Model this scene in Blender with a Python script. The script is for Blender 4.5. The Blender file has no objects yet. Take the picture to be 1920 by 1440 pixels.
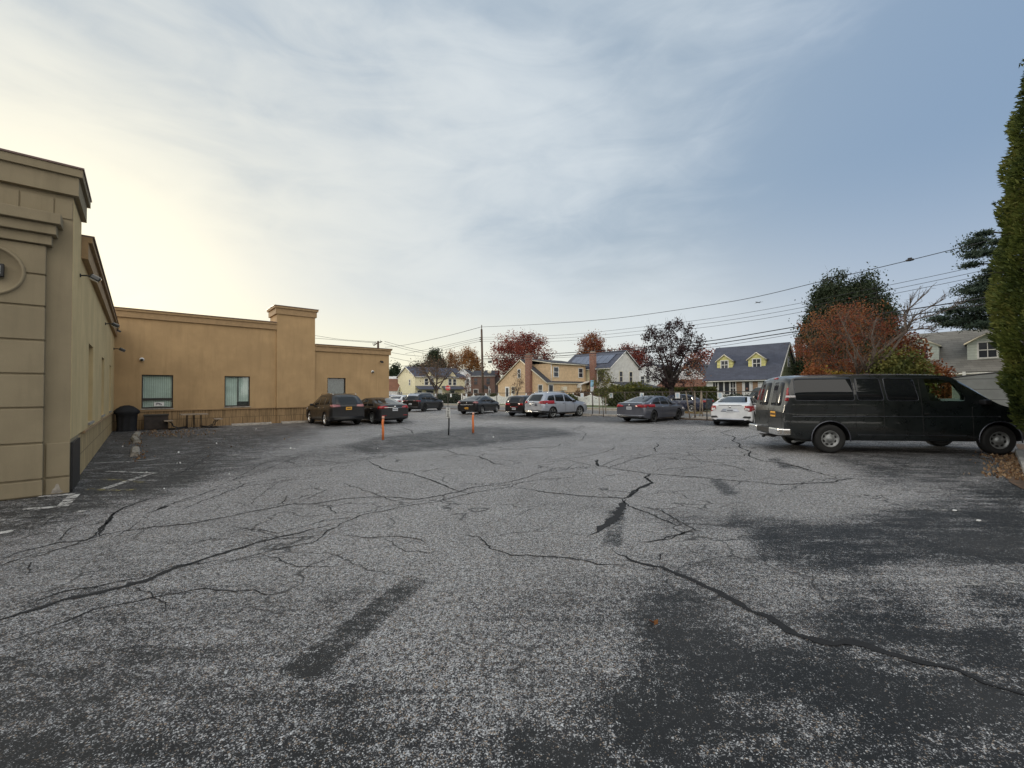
import bpy, bmesh, math, random
import numpy as np
from mathutils import Vector, Matrix, Euler
R=math.radians
sc=bpy.context.scene
# ---------------- camera ----------------
FPX=790.0; CH=1.7
cam=bpy.data.cameras.new('camera'); camo=bpy.data.objects.new('camera',cam)
sc.collection.objects.link(camo); sc.camera=camo
cam.sensor_width=36; cam.lens=FPX/1920*36; cam.clip_start=0.05; cam.clip_end=12000
RM=(Matrix.Rotation(R(90+1.16),3,'X')@Matrix.Rotation(R(-0.41),3,'Z'))
camo.matrix_world=Matrix.Translation((0,0,CH))@RM.to_4x4()
def ray(px,py): return RM@Vector(((px-960)/FPX,-(py-720)/FPX,-1))
def G(px,py,z=0.0):
    d=ray(px,py); t=(z-CH)/d.z; return Vector((d.x*t,d.y*t,z))
def AT(px,Y,py=737):
    d=ray(px,py); return Vector((d.x/d.y*Y,Y,0))
def H(px,py,Y):
    d=ray(px,py); return CH+d.z/d.y*Y
# ---------------- light ----------------
SUN_EL=9.0; SUN_AZ=-48.0      # azimuth from +Y, clockwise
sd=Vector((math.sin(R(SUN_AZ))*math.cos(R(SUN_EL)),math.cos(R(SUN_AZ))*math.cos(R(SUN_EL)),math.sin(R(SUN_EL))))
sun=bpy.data.lights.new('sun','SUN'); suno=bpy.data.objects.new('sun',sun); sc.collection.objects.link(suno)
sun.energy=1.5; sun.angle=R(14); sun.color=(1,.88,.70)
suno.rotation_euler=sd.to_track_quat('Z','Y').to_euler()
sc.view_settings.view_transform='Standard'; sc.view_settings.look='None'; sc.view_settings.exposure=0.5; sc.view_settings.gamma=1
# ---------------- world ----------------
w=bpy.data.worlds.new('World'); sc.world=w; w.use_nodes=True
nt=w.node_tree; nt.nodes.clear(); N=nt.nodes.new; L=nt.links.new
def wm(op,a,b=None,c=None,cl=False):
    n=N('ShaderNodeMath'); n.operation=op; n.use_clamp=cl
    for i,v in enumerate((a,b,c)):
        if v is None: continue
        if hasattr(v,'is_output'): L(v,n.inputs[i])
        else: n.inputs[i].default_value=v
    return n.outputs[0]
def wmix(f,a,b):
    n=N('ShaderNodeMix'); n.data_type='RGBA'
    for i,v in ((0,f),(6,a),(7,b)):
        if hasattr(v,'is_output'): L(v,n.inputs[i])
        else: n.inputs[i].default_value=v
    return n.outputs[2]
def wsm(v,a,b):
    n=N('ShaderNodeMapRange'); n.interpolation_type='SMOOTHSTEP'; L(v,n.inputs[0]); n.inputs[1].default_value=a; n.inputs[2].default_value=b
    return n.outputs[0]
sky=N('ShaderNodeTexSky'); sky.sky_type='NISHITA'; sky.sun_disc=False; sky.sun_elevation=R(SUN_EL); sky.sun_rotation=R(SUN_AZ)
sky.air_density=1.2; sky.dust_density=1.5
tc=N('ShaderNodeTexCoord'); sx=N('ShaderNodeSeparateXYZ'); L(tc.outputs['Generated'],sx.inputs[0])
X,Y,Z=sx.outputs
zz=wm('MAXIMUM',Z,0.0); den=wm('ADD',zz,0.16)
cx=N('ShaderNodeCombineXYZ'); L(wm('DIVIDE',X,den),cx.inputs[0]); L(wm('DIVIDE',Y,den),cx.inputs[1])
def noise(scale,det,rough,rot=0,sca=(1,1,1),dist=0,off=(0,0,0)):
    m=N('ShaderNodeMapping'); m.inputs['Rotation'].default_value=(R(10),R(rot),0); m.inputs['Scale'].default_value=sca; m.inputs['Location'].default_value=off
    L(tc.outputs['Generated'],m.inputs[0]); n=N('ShaderNodeTexNoise'); n.inputs['Scale'].default_value=scale; n.inputs['Detail'].default_value=det
    n.inputs['Roughness'].default_value=rough; n.inputs['Distortion'].default_value=dist; L(m.outputs[0],n.inputs['Vector']); return n.outputs[0]
n1=noise(1.9,8,.54,14,(1,1,2.0),.5,(.3,.1,0))
n2=noise(4.6,7,.56,-20,(1,1,3.4),1.2,(3,1,0))
n3=noise(1.1,4,.5,10,(1,1,1.8),.4,(7,2,0))
vd=N('ShaderNodeVectorMath'); vd.operation='DOT_PRODUCT'; L(tc.outputs['Generated'],vd.inputs[0]); vd.inputs[1].default_value=sd
sdot=vd.outputs['Value']
glow=wm('POWER',wm('MAXIMUM',sdot,0.0),4.0)
glow2=wm('POWER',wm('MAXIMUM',sdot,0.0),30.0)
# clear blue patch to the right
az=N('ShaderNodeVectorMath'); az.operation='DOT_PRODUCT'; L(tc.outputs['Generated'],az.inputs[0]); az.inputs[1].default_value=Vector((.90,.42,.25)).normalized()
clr=wsm(az.outputs['Value'],.68,1.02)
cov=wm('ADD',wm('MULTIPLY',n1,.55),wm('MULTIPLY',n2,.20)); cov=wm('ADD',cov,wm('MULTIPLY',n3,.45))
cov=wm('SUBTRACT',cov,wm('MULTIPLY',clr,.26))
mask=wsm(cov,.38,.72)
lowz=wsm(Z,.03,.42)
blue=wmix(lowz,wmix(clr,(.56,.58,.58,1),(.36,.42,.52,1)),wmix(clr,(.27,.34,.42,1),(.185,.268,.395,1)))
# thin veil: part physical sky, part pale air
nsk=N('ShaderNodeVectorMath'); nsk.operation='SCALE'; L(sky.outputs[0],nsk.inputs[0]); nsk.inputs[3].default_value=0.10
base=wmix(.85,nsk.outputs[0],blue)
ccol=wmix(wm('MINIMUM',wm('MULTIPLY',glow,1.1),1.0),wmix(clr,(.475,.525,.565,1),(.40,.46,.54,1)),(.62,.615,.56,1))
col=wmix(wm('MULTIPLY',mask,.88),base,ccol)
g=N('ShaderNodeVectorMath'); g.operation='SCALE'; g.inputs[0].default_value=(.28,.22,.07); L(glow2,g.inputs[3])
hz=wm('MULTIPLY',wm('SUBTRACT',1.0,wsm(Z,.0,.24)),wsm(sdot,.25,.95))
col=wmix(wm('MULTIPLY',hz,.75),col,(.78,.74,.52,1))
# the half of the sky behind the viewer: unseen, made bright as fill for the walls
bkv=wsm(wm('MULTIPLY',Y,-1.0),.0,.55)
col=wmix(wm('MULTIPLY',bkv,.85),col,(1.35,1.28,1.18,1))
ad=N('ShaderNodeVectorMath'); ad.operation='ADD'; L(col,ad.inputs[0]); L(g.outputs[0],ad.inputs[1])
dk=wmix(wsm(Z,-.08,.0),(.10,.10,.10,1),ad.outputs[0])
bg=N('ShaderNodeBackground'); bg.inputs[1].default_value=1.0; L(dk,bg.inputs[0])
wo=N('ShaderNodeOutputWorld'); L(bg.outputs[0],wo.inputs[0])
# ---------------- materials ----------------
class NT:
    def __init__(s,m): s.t=m.node_tree; s.N=s.t.nodes.new; s.L=s.t.links.new
    def put(s,v,inp):
        if hasattr(v,'is_output'): s.L(v,inp)
        else: inp.default_value=v
    def m(s,op,a,b=None,c=None,cl=False):
        n=s.N('ShaderNodeMath'); n.operation=op; n.use_clamp=cl
        for i,v in enumerate((a,b,c)):
            if v is not None: s.put(v,n.inputs[i])
        return n.outputs[0]
    def mix(s,f,a,b,mode='MIX'):
        n=s.N('ShaderNodeMix'); n.data_type='RGBA'; n.blend_type=mode
        s.put(f,n.inputs[0]); s.put(a if hasattr(a,'is_output') else (*a,1)[:4],n.inputs[6]); s.put(b if hasattr(b,'is_output') else (*b,1)[:4],n.inputs[7]); return n.outputs[2]
    def sm(s,v,a,b,lo=0.0,hi=1.0):
        n=s.N('ShaderNodeMapRange'); n.interpolation_type='SMOOTHSTEP'; s.put(v,n.inputs[0])
        for i,q in enumerate((a,b,lo,hi)): n.inputs[i+1].default_value=q
        return n.outputs[0]
    def noise(s,vec,scale,det=3,rough=.5,dist=0):
        n=s.N('ShaderNodeTexNoise'); n.inputs['Scale'].default_value=scale; n.inputs['Detail'].default_value=det; n.inputs['Roughness'].default_value=rough; n.inputs['Distortion'].default_value=dist
        s.L(vec,n.inputs['Vector']); return n.outputs[0]
    def mapp(s,vec,sca=(1,1,1),rot=(0,0,0)):
        n=s.N('ShaderNodeMapping'); n.inputs['Scale'].default_value=sca; n.inputs['Rotation'].default_value=rot; s.L(vec,n.inputs[0]); return n.outputs[0]
    def attr(s,name):
        n=s.N('ShaderNodeAttribute'); n.attribute_name=name; return n.outputs['Fac']
    def bump(s,h,st=.3,d=.01):
        n=s.N('ShaderNodeBump'); n.inputs['Strength'].default_value=st; n.inputs['Distance'].default_value=d; s.L(h,n.inputs['Height']); return n.outputs[0]
def newmat(name):
    m=bpy.data.materials.new(name); m.use_nodes=True; b=m.node_tree.nodes['Principled BSDF']; return m,NT(m),b
def tcoord(k,which='Object'):
    n=k.N('ShaderNodeTexCoord'); return n.outputs[which]
def simple(name,col,rough=.6,metal=0,var=.15,scale=6,bump=0,bs=60,coat=0,spec=.5,col2=None):
    m,k,b=newmat(name); v=tcoord(k)
    c2=col2 or tuple(c*(1-var) for c in col); c1=col if col2 else tuple(min(1,c*(1+var)) for c in col)
    n=k.noise(v,scale,4,.6)
    k.L(k.mix(k.sm(n,.3,.7),c2,c1),b.inputs['Base Color'])
    b.inputs['Roughness'].default_value=rough; b.inputs['Metallic'].default_value=metal; b.inputs['Coat Weight'].default_value=coat; b.inputs['Coat Roughness'].default_value=.05
    b.inputs['Specular IOR Level'].default_value=spec
    if bump: k.L(k.bump(k.noise(v,bs,3),bump,.01),b.inputs['Normal'])
    return m
MT={}
def stucco(name,col):
    m,k,b=newmat(name); v=tcoord(k)
    blot=k.noise(v,.9,4,.6); st=k.noise(k.mapp(v,(3,3,.35)),1.6,5,.6); fine=k.noise(v,90,2,.6)
    c=k.mix(k.sm(blot,.3,.75),tuple(x*.86 for x in col),tuple(x*1.07 for x in col))
    c=k.mix(k.m('MULTIPLY',k.sm(st,.46,.74),.42),c,tuple(x*.66 for x in col))
    c=k.mix(k.m('MULTIPLY',k.sm(fine,.35,.65),.22),c,tuple(x*.72 for x in col))
    k.L(c,b.inputs['Base Color']); b.inputs['Roughness'].default_value=.92; b.inputs['Specular IOR Level'].default_value=.25
    k.L(k.bump(k.noise(v,110,3,.7),.5,.006),b.inputs['Normal']); return m
MT['stucco']=stucco('stucco_tan',(.45,.305,.16)); MT['stucco_side_lit']=stucco('stucco_side_lit',(.66,.51,.27)); MT['stucco_grey']=stucco('stucco_taupe',(.30,.25,.165))  # side wall is the same stucco, its warm light put into the colour
MT['trim']=simple('trim_tan',(.33,.22,.115),.85,var=.1,bump=.3,bs=90)
def block(name,col,axis):
    m,k,b=newmat(name); v=tcoord(k); s=k.N('ShaderNodeSeparateXYZ'); k.L(v,s.inputs[0])
    cb=k.N('ShaderNodeCombineXYZ'); k.L(s.outputs[axis],cb.inputs[0]); k.L(k.m('ADD',s.outputs[2],.02),cb.inputs[1])
    br=k.N('ShaderNodeTexBrick'); br.inputs['Scale'].default_value=1; br.inputs['Brick Width'].default_value=.62; br.inputs['Row Height'].default_value=.47; br.inputs['Mortar Size'].default_value=.012; br.offset=.5
    k.L(cb.outputs[0],br.inputs[0]); br.inputs['Color1'].default_value=(*col,1); br.inputs['Color2'].default_value=(*[c*.85 for c in col],1); br.inputs['Mortar'].default_value=(*[c*.42 for c in col],1)
    st=k.noise(k.mapp(v,(6,6,.25)),3.2,5,.75)
    c=k.mix(k.m('MULTIPLY',k.sm(st,.46,.62),.8),br.outputs[0],tuple(x*.38 for x in col))
    k.L(c,b.inputs['Base Color']); b.inputs['Roughness'].default_value=.95
    k.L(k.bump(k.noise(k.mapp(v,(30,30,3)),1.0,3,.6),.5,.02),b.inputs['Normal']); return m
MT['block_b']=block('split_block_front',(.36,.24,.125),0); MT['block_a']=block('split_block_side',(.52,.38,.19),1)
MT['cap']=simple('metal_cap',(.105,.055,.045),.45,var=.2)
MT['black']=simple('black_plastic',(.012,.012,.013),.5,var=.2)
MT['frame']=simple('bronze_frame',(.02,.018,.016),.4)
MT['white']=simple('white_paint',(.72,.72,.70),.55,var=.05)
MT['offwhite']=simple('cream_trim',(.66,.62,.50),.6,var=.06)
MT['concrete']=simple('concrete',(.33,.30,.26),.9,var=.3,scale=9,bump=.5)
MT['oldconc']=simple('weathered_concrete',(.32,.29,.24),.95,var=.4,scale=14,bump=.7)
MT['kerbc']=simple('kerb_concrete',(.36,.34,.31),.9,var=.2,scale=4,bump=.3)
MT['steel']=simple('galv_steel',(.30,.31,.31),.5,.6,var=.2)
MT['fencerail']=simple('weathered_rail',(.085,.07,.06),.7,.2,var=.3)
MT['chrome']=simple('chrome',(.78,.78,.78),.12,1,var=.03)
MT['brown_pole']=simple('brown_post',(.075,.045,.03),.8)
MT['wood']=simple('creosote_wood',(.085,.06,.045),.9,var=.35,scale=3)
MT['stake']=simple('grey_stake',(.26,.21,.16),.9,var=.3,scale=8)
MT['bark']=simple('bark',(.085,.065,.052),.95,var=.4,scale=12,bump=.6,bs=30)
MT['bark_dark']=simple('bark_dark',(.035,.028,.025),.95,var=.4,scale=12)
MT['orange']=simple('orange_paint',(.72,.20,.06),.5,var=.12,scale=10)
MT['red']=simple('sign_red',(.50,.02,.02),.4,var=.08)
MT['blue']=simple('sign_blue',(.20,.42,.60),.5,var=.08)
MT['signtext']=simple('sign_text',(.18,.27,.38),.6)
MT['tyre']=simple('tyre_rubber',(.012,.012,.012),.8,var=.2)
MT['darkcloth']=simple('grill_cloth',(.008,.008,.010),.75,var=.3,bump=.4,bs=12)
MT['woodtop']=simple('weathered_plank',(.30,.24,.18),.85,var=.25,scale=12)
MT['plate_y']=simple('plate_yellow',(.75,.38,.04),.5,var=.1); MT['plate_w']=simple('plate_white',(.62,.65,.68),.5,var=.06)
MT['plank_w']=simple('vinyl_fence',(.80,.80,.77),.5,var=.05)
MT['plank_g']=simple('grey_fence',(.17,.18,.17),.7,var=.1)
MT['wire']=simple('cable',(.015,.016,.02),.6)
MT['plane']=simple('aircraft',(.10,.11,.14),.4)
def glass(name,col=(.02,.025,.03),rough=.06,spec=.5,var=0):
    m,k,b=newmat(name); b.inputs['Base Color'].default_value=(*col,1); b.inputs['Roughness'].default_value=rough; b.inputs['Specular IOR Level'].default_value=spec; b.inputs['Coat Weight'].default_value=.0
    v=tcoord(k); k.L(k.bump(k.noise(v,1.2,2),.04,.05),b.inputs['Normal']); return m
MT['glass']=glass('car_glass',(.012,.014,.016)); MT['hglass']=glass('house_glass',(.035,.04,.05),.12); MT['screen']=simple('storm_screen',(.10,.11,.11),.6,var=.15)
def clear(name,tint,f=.75):
    m,k,b=newmat(name); tr=k.N('ShaderNodeBsdfTransparent'); tr.inputs[0].default_value=(*tint,1)
    gl=k.N('ShaderNodeBsdfGlossy'); gl.inputs['Roughness'].default_value=.03; gl.inputs[0].default_value=(.9,.9,.9,1)
    mx=k.N('ShaderNodeMixShader'); fr=k.N('ShaderNodeFresnel'); fr.inputs[0].default_value=1.5
    ge=k.N('ShaderNodeNewGeometry'); k.L(k.m('MULTIPLY',k.m('ADD',fr.outputs[0],.03,cl=True),k.m('SUBTRACT',1.0,ge.outputs['Backfacing'])),mx.inputs[0]); k.L(tr.outputs[0],mx.inputs[1]); k.L(gl.outputs[0],mx.inputs[2])
    k.L(mx.outputs[0],k.t.nodes['Material Output'].inputs[0]); return m
MT['clear']=clear('window_glass',(.93,.97,.96)); MT['clear_van']=clear('van_glass',(.90,.96,.90))
def paint(name,col,rough=.3,metal=.3,flake=.08,coat=1.0):
    m,k,b=newmat(name); v=tcoord(k); n=k.noise(v,2.5,4,.6)
    k.L(k.mix(k.sm(n,.3,.7),tuple(c*(1-flake) for c in col),tuple(min(1,c*(1+flake)) for c in col)),b.inputs['Base Color'])
    b.inputs['Metallic'].default_value=metal; b.inputs['Coat Weight'].default_value=coat; b.inputs['Coat Roughness'].default_value=.06
    dirt=k.noise(v,5,5,.7); k.L(k.sm(dirt,.3,.8,rough,rough+.2),b.inputs['Roughness']); return m
MT['p_black']=paint('paint_black',(.005,.005,.0065),.35,0,.08,.55); MT['p_navy']=paint('paint_navy',(.012,.016,.045)); MT['p_silver']=paint('paint_silver',(.38,.41,.47),.35,.5)
MT['p_grey']=paint('paint_grey',(.095,.10,.125),.35,.6); MT['p_white']=paint('paint_white',(.74,.75,.76),.35,0); MT['p_van']=paint('paint_van',(.008,.011,.012),.25,0,.25,.8)
MT['p_green']=paint('paint_dark_green',(.020,.028,.026),.3,.3)
def lamp(name,col,em=0):
    m,k,b=newmat(name); b.inputs['Base Color'].default_value=(*col,1); b.inputs['Roughness'].default_value=.2; b.inputs['Coat Weight'].default_value=.3
    if em: b.inputs['Emission Color'].default_value=(1,1,.97,1); b.inputs['Emission Strength'].default_value=em
    return m
MT['l_red']=lamp('lens_red',(.30,.006,.010)); MT['l_clear']=lamp('lens_clear',(.55,.52,.52)); MT['l_pink']=lamp('lens_pale_red',(.30,.12,.12)); MT['lit']=lamp('lit_lamp',(.9,.9,.9),1.2)
def lined(name,col,pitch,dark=.55,axis=2,wid=.12,var=.1,bumpst=.4):
    m,k,b=newmat(name); v=tcoord(k); s=k.N('ShaderNodeSeparateXYZ'); k.L(v,s.inputs[0])
    f=k.m('FRACT',k.m('DIVIDE',s.outputs[axis],pitch)); ln=k.m('LESS_THAN',f,wid)
    c=k.mix(k.sm(k.noise(v,3,3),.3,.7),tuple(x*(1-var) for x in col),tuple(min(1,x*(1+var)) for x in col))
    k.L(k.mix(ln,c,tuple(x*dark for x in col)),b.inputs['Base Color']); b.inputs['Roughness'].default_value=.7; k.L(k.bump(f,bumpst,.03),b.inputs['Normal']); return m
MT['s_tan']=lined('siding_tan',(.64,.47,.29),.20); MT['s_cream']=lined('siding_cream',(.76,.70,.48),.2,.75); MT['s_grey']=lined('siding_grey',(.60,.60,.57),.18,.8)
MT['s_white']=lined('siding_white',(.76,.78,.80),.2,.82); MT['s_yellow']=lined('siding_yellow',(.72,.68,.28),.32,.5); MT['s_mint']=lined('siding_mint',(.55,.60,.55),.2,.7)
MT['s_sage']=lined('siding_sage',(.36,.40,.26),.3,.55)
MT['planks_w']=lined('vinyl_planks',(.72,.73,.71),.13,.8,0,.1); MT['planks_g']=lined('grey_planks',(.19,.20,.19),.42,.45,2,.07)
MT['curtain']=lined('vertical_blinds',(.60,.66,.62),.085,.6,0,.22,.1,.8)
def roofm(name,col):
    m,k,b=newmat(name); v=tcoord(k)
    br=k.N('ShaderNodeTexBrick'); br.inputs['Scale'].default_value=1; br.inputs['Brick Width'].default_value=.5; br.inputs['Row Height'].default_value=.16; br.inputs['Mortar Size'].default_value=.012
    br.inputs['Color1'].default_value=(*col,1); br.inputs['Color2'].default_value=(*[c*.78 for c in col],1); br.inputs['Mortar'].default_value=(*[c*.6 for c in col],1)
    s=k.N('ShaderNodeSeparateXYZ'); k.L(v,s.inputs[0]); cb=k.N('ShaderNodeCombineXYZ'); k.L(k.m('ADD',s.outputs[0],k.m('MULTIPLY',s.outputs[1],.37)),cb.inputs[0]); k.L(s.outputs[2],cb.inputs[1])
    k.L(cb.outputs[0],br.inputs[0]); n=k.noise(v,1.2,4,.6)
    k.L(k.mix(k.m('MULTIPLY',k.sm(n,.4,.7),.35),br.outputs[0],tuple(c*1.35 for c in col)),b.inputs['Base Color']); b.inputs['Roughness'].default_value=.9; return m
MT['r_navy']=roofm('roof_slate_blue',(.075,.085,.12)); MT['r_grey']=roofm('roof_grey',(.20,.195,.18)); MT['r_dark']=roofm('roof_dark',(.055,.058,.07)); MT['r_brown']=roofm('roof_brown',(.20,.095,.06))
def brickm(name,col,mort=(.35,.32,.28)):
    m,k,b=newmat(name); v=tcoord(k); s=k.N('ShaderNodeSeparateXYZ'); k.L(v,s.inputs[0])
    cb=k.N('ShaderNodeCombineXYZ'); k.L(k.m('ADD',s.outputs[0],s.outputs[1]),cb.inputs[0]); k.L(s.outputs[2],cb.inputs[1])
    br=k.N('ShaderNodeTexBrick'); br.inputs['Scale'].default_value=1; br.inputs['Brick Width'].default_value=.21; br.inputs['Row Height'].default_value=.075; br.inputs['Mortar Size'].default_value=.008
    br.inputs['Color1'].default_value=(*col,1); br.inputs['Color2'].default_value=(*[c*.6 for c in col],1); br.inputs['Mortar'].default_value=(*mort,1); k.L(cb.outputs[0],br.inputs[0])
    k.L(br.outputs[0],b.inputs['Base Color']); b.inputs['Roughness'].default_value=.9; return m
MT['brick']=brickm('brick_red',(.26,.085,.05)); MT['brick_dk']=brickm('brick_brown',(.17,.085,.065),(.2,.17,.15)); MT['stone']=brickm('brick_tan',(.34,.19,.09))
MT['solar']=simple('solar_panel',(.16,.18,.24),.15,.4,var=.15,scale=.8)
def leafm(name,cols,trans=.25):
    m,k,b=newmat(name); r=k.attr('rnd'); v=tcoord(k); n=k.noise(v,.9,3,.6)
    f=k.m('ADD',k.m('MULTIPLY',r,.65),k.m('MULTIPLY',k.sm(n,.3,.7),.35))
    cr=k.N('ShaderNodeValToRGB'); k.L(f,cr.inputs[0]); e=cr.color_ramp.elements
    while len(e)<len(cols): e.new(.5)
    for i,c in enumerate(cols): e[i].position=i/(len(cols)-1); e[i].color=(*c,1)
    k.L(cr.outputs[0],b.inputs['Base Color']); b.inputs['Roughness'].default_value=.7; b.inputs['Specular IOR Level'].default_value=.25
    tl=k.N('ShaderNodeBsdfTranslucent'); k.L(cr.outputs[0],tl.inputs[0]); mx=k.N('ShaderNodeMixShader'); mx.inputs[0].default_value=trans
    k.L(b.outputs[0],mx.inputs[1]); k.L(tl.outputs[0],mx.inputs[2]); k.L(mx.outputs[0],k.t.nodes['Material Output'].inputs[0]); return m
MT['f_red']=leafm('leaves_red',[(.07,.022,.02),(.22,.055,.042),(.29,.12,.06)],.3)
MT['f_orange']=leafm('leaves_orange',[(.10,.05,.02),(.26,.11,.035),(.32,.20,.06)],.3)
MT['f_rust']=leafm('leaves_rust',[(.05,.02,.018),(.19,.048,.03),(.25,.11,.042),(.08,.07,.025)],.3)
MT['f_purple']=leafm('leaves_purple',[(.012,.008,.012),(.035,.018,.022),(.06,.03,.03)],.1)
MT['f_ever']=leafm('needles_dark',[(.010,.018,.010),(.025,.04,.018),(.05,.06,.025)],.1)
MT['f_pine']=leafm('needles_pine',[(.014,.028,.020),(.035,.058,.042),(.07,.09,.06)],.15)
MT['f_thuja']=leafm('thuja_sprays',[(.012,.022,.007),(.046,.068,.016),(.11,.135,.03),(.17,.16,.045)],.25)
MT['f_hedge']=leafm('hedge_leaves',[(.02,.03,.010),(.07,.085,.022),(.16,.15,.04)],.2)
MT['f_shrub']=leafm('shrub_leaves',[(.03,.045,.015),(.11,.12,.03),(.22,.17,.04)],.2)
MT['f_yellow']=leafm('shrub_yellow',[(.14,.10,.02),(.34,.22,.04),(.30,.26,.06)],.25)
MT['f_ornge_sh']=leafm('shrub_orange',[(.08,.03,.02),(.24,.08,.03),(.28,.16,.06)],.25)
MT['f_brown']=leafm('leaves_brown',[(.05,.03,.02),(.15,.09,.05),(.2,.13,.08)],.2)
MT['f_fallen']=leafm('fallen_leaves',[(.07,.04,.025),(.20,.11,.055),(.34,.24,.14),(.14,.06,.035)],.1)
# ---------------- mesh builder ----------------
class MB:
    def __init__(s): s.v=[]; s.f=[]; s.m=[]; s.sm=[]; s.mats=[]
    def mi(s,m):
        if m not in s.mats: s.mats.append(m)
        return s.mats.index(m)
    def add(s,vs,fs,m,smooth=False):
        o=len(s.v); s.v+= [tuple(v) for v in vs]; i=s.mi(m)
        for f in fs: s.f.append(tuple(o+q for q in f)); s.m.append(i); s.sm.append(smooth)
        return s
    def box(s,x0,x1,y0,y1,z0,z1,m,M=None,bev=0):
        if x0>x1:x0,x1=x1,x0
        if y0>y1:y0,y1=y1,y0
        if z0>z1:z0,z1=z1,z0
        if bev<=0:
            vs=[(x,y,z) for z in (z0,z1) for x,y in ((x0,y0),(x1,y0),(x1,y1),(x0,y1))]
            fs=[(3,2,1,0),(4,5,6,7),(0,1,5,4),(1,2,6,5),(2,3,7,6),(3,0,4,7)]
        else:
            bm=bmesh.new(); bmesh.ops.create_cube(bm,size=1)
            for v in bm.verts: v.co=Vector(((x0+x1)/2+v.co.x*(x1-x0),(y0+y1)/2+v.co.y*(y1-y0),(z0+z1)/2+v.co.z*(z1-z0)))
            bmesh.ops.bevel(bm,geom=list(bm.edges),offset=bev,segments=2,affect='EDGES',profile=.6)
            bm.verts.index_update(); vs=[v.co.copy() for v in bm.verts]; fs=[tuple(v.index for v in f.verts) for f in bm.faces]; bm.free()
        if M is not None: vs=[M@Vector(v) for v in vs]
        return s.add(vs,fs,m)
    def tube(s,pts,rads,m,n=6,caps=True):
        P=[Vector(p) for p in pts]; 
        if not hasattr(rads,'__len__'): rads=[rads]*len(P)
        vs=[]; fs=[]; up=None
        for i,p in enumerate(P):
            t=(P[min(i+1,len(P)-1)]-P[max(i-1,0)]).normalized()
            if up is None: up=Vector((0,0,1)) if abs(t.z)<.9 else Vector((1,0,0))
            a=t.cross(up)
            if a.length<1e-4: up=Vector((1,0,0)); a=t.cross(up)
            a.normalize(); b=a.cross(t); up=b
            for j in range(n):
                q=2*math.pi*j/n; vs.append(p+(a*math.cos(q)+b*math.sin(q))*rads[i])
        for i in range(len(P)-1):
            for j in range(n): fs.append((i*n+j,i*n+(j+1)%n,(i+1)*n+(j+1)%n,(i+1)*n+j))
        if caps: fs.append(tuple(range(n-1,-1,-1))); fs.append(tuple(range((len(P)-1)*n,len(P)*n)))
        return s.add(vs,fs,m,True)
    def lathe(s,prof,m,n=20,M=None,smooth=True):   # prof (r,z)
        vs=[(r*math.cos(2*math.pi*j/n),r*math.sin(2*math.pi*j/n),z) for r,z in prof for j in range(n)]
        fs=[(i*n+j,i*n+(j+1)%n,(i+1)*n+(j+1)%n,(i+1)*n+j) for i in range(len(prof)-1) for j in range(n)]
        if M is not None: vs=[M@Vector(v) for v in vs]
        return s.add(vs,fs,m,smooth)
    def prism(s,poly,vec,m):
        n=len(poly); P=[Vector(p) for p in poly]; v=Vector(vec); vs=P+[p+v for p in P]
        fs=[tuple(range(n-1,-1,-1)),tuple(range(n,2*n))]+[(i,(i+1)%n,n+(i+1)%n,n+i) for i in range(n)]
        return s.add(vs,fs,m)
    def build(s,name,parent=None,loc=None,rz=None):
        me=bpy.data.meshes.new(name); me.from_pydata(s.v,[],s.f)
        for m in s.mats: me.materials.append(m)
        me.polygons.foreach_set('material_index',s.m); me.polygons.foreach_set('use_smooth',s.sm)
        me.update(); bm=bmesh.new(); bm.from_mesh(me); bmesh.ops.recalc_face_normals(bm,faces=list(bm.faces)); bm.to_mesh(me); bm.free()
        o=bpy.data.objects.new(name,me); sc.collection.objects.link(o)
        if parent: o.parent=parent
        if loc is not None: o.location=loc
        if rz is not None: o.rotation_euler=(0,0,rz)
        return o
def tag(o,label=None,cat=None,group=None,kind=None):
    if label: o['label']=label
    if cat: o['category']=cat
    if group: o['group']=group
    if kind: o['kind']=kind
    return o
def thing(name,label,cat,loc=(0,0,0),rz=0,group=None):
    o=bpy.data.objects.new(name,None); sc.collection.objects.link(o); o.empty_display_size=.3
    o.location=loc; o.rotation_euler=(0,0,rz); tag(o,label,cat,group); return o
def dup(o,loc,rz,label=None):
    c=o.copy(); sc.collection.objects.link(c); c.location=loc; c.rotation_euler=(0,0,rz)
    if label: c['label']=label
    def rec(src,dst):
        for ch in src.children:
            d=ch.copy(); sc.collection.objects.link(d); d.parent=dst; rec(ch,d)
    rec(o,c); return c
def boolean(me_obj,cutters):
    for c in cutters:
        md=me_obj.modifiers.new('b','BOOLEAN'); md.operation='DIFFERENCE'; md.object=c; md.solver='EXACT'
    dg=bpy.context.evaluated_depsgraph_get(); ev=me_obj.evaluated_get(dg); me=bpy.data.meshes.new_from_object(ev)
    me_obj.modifiers.clear(); old=me_obj.data; me_obj.data=me
    for c in cutters: bpy.data.objects.remove(c)
    return me_obj
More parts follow.
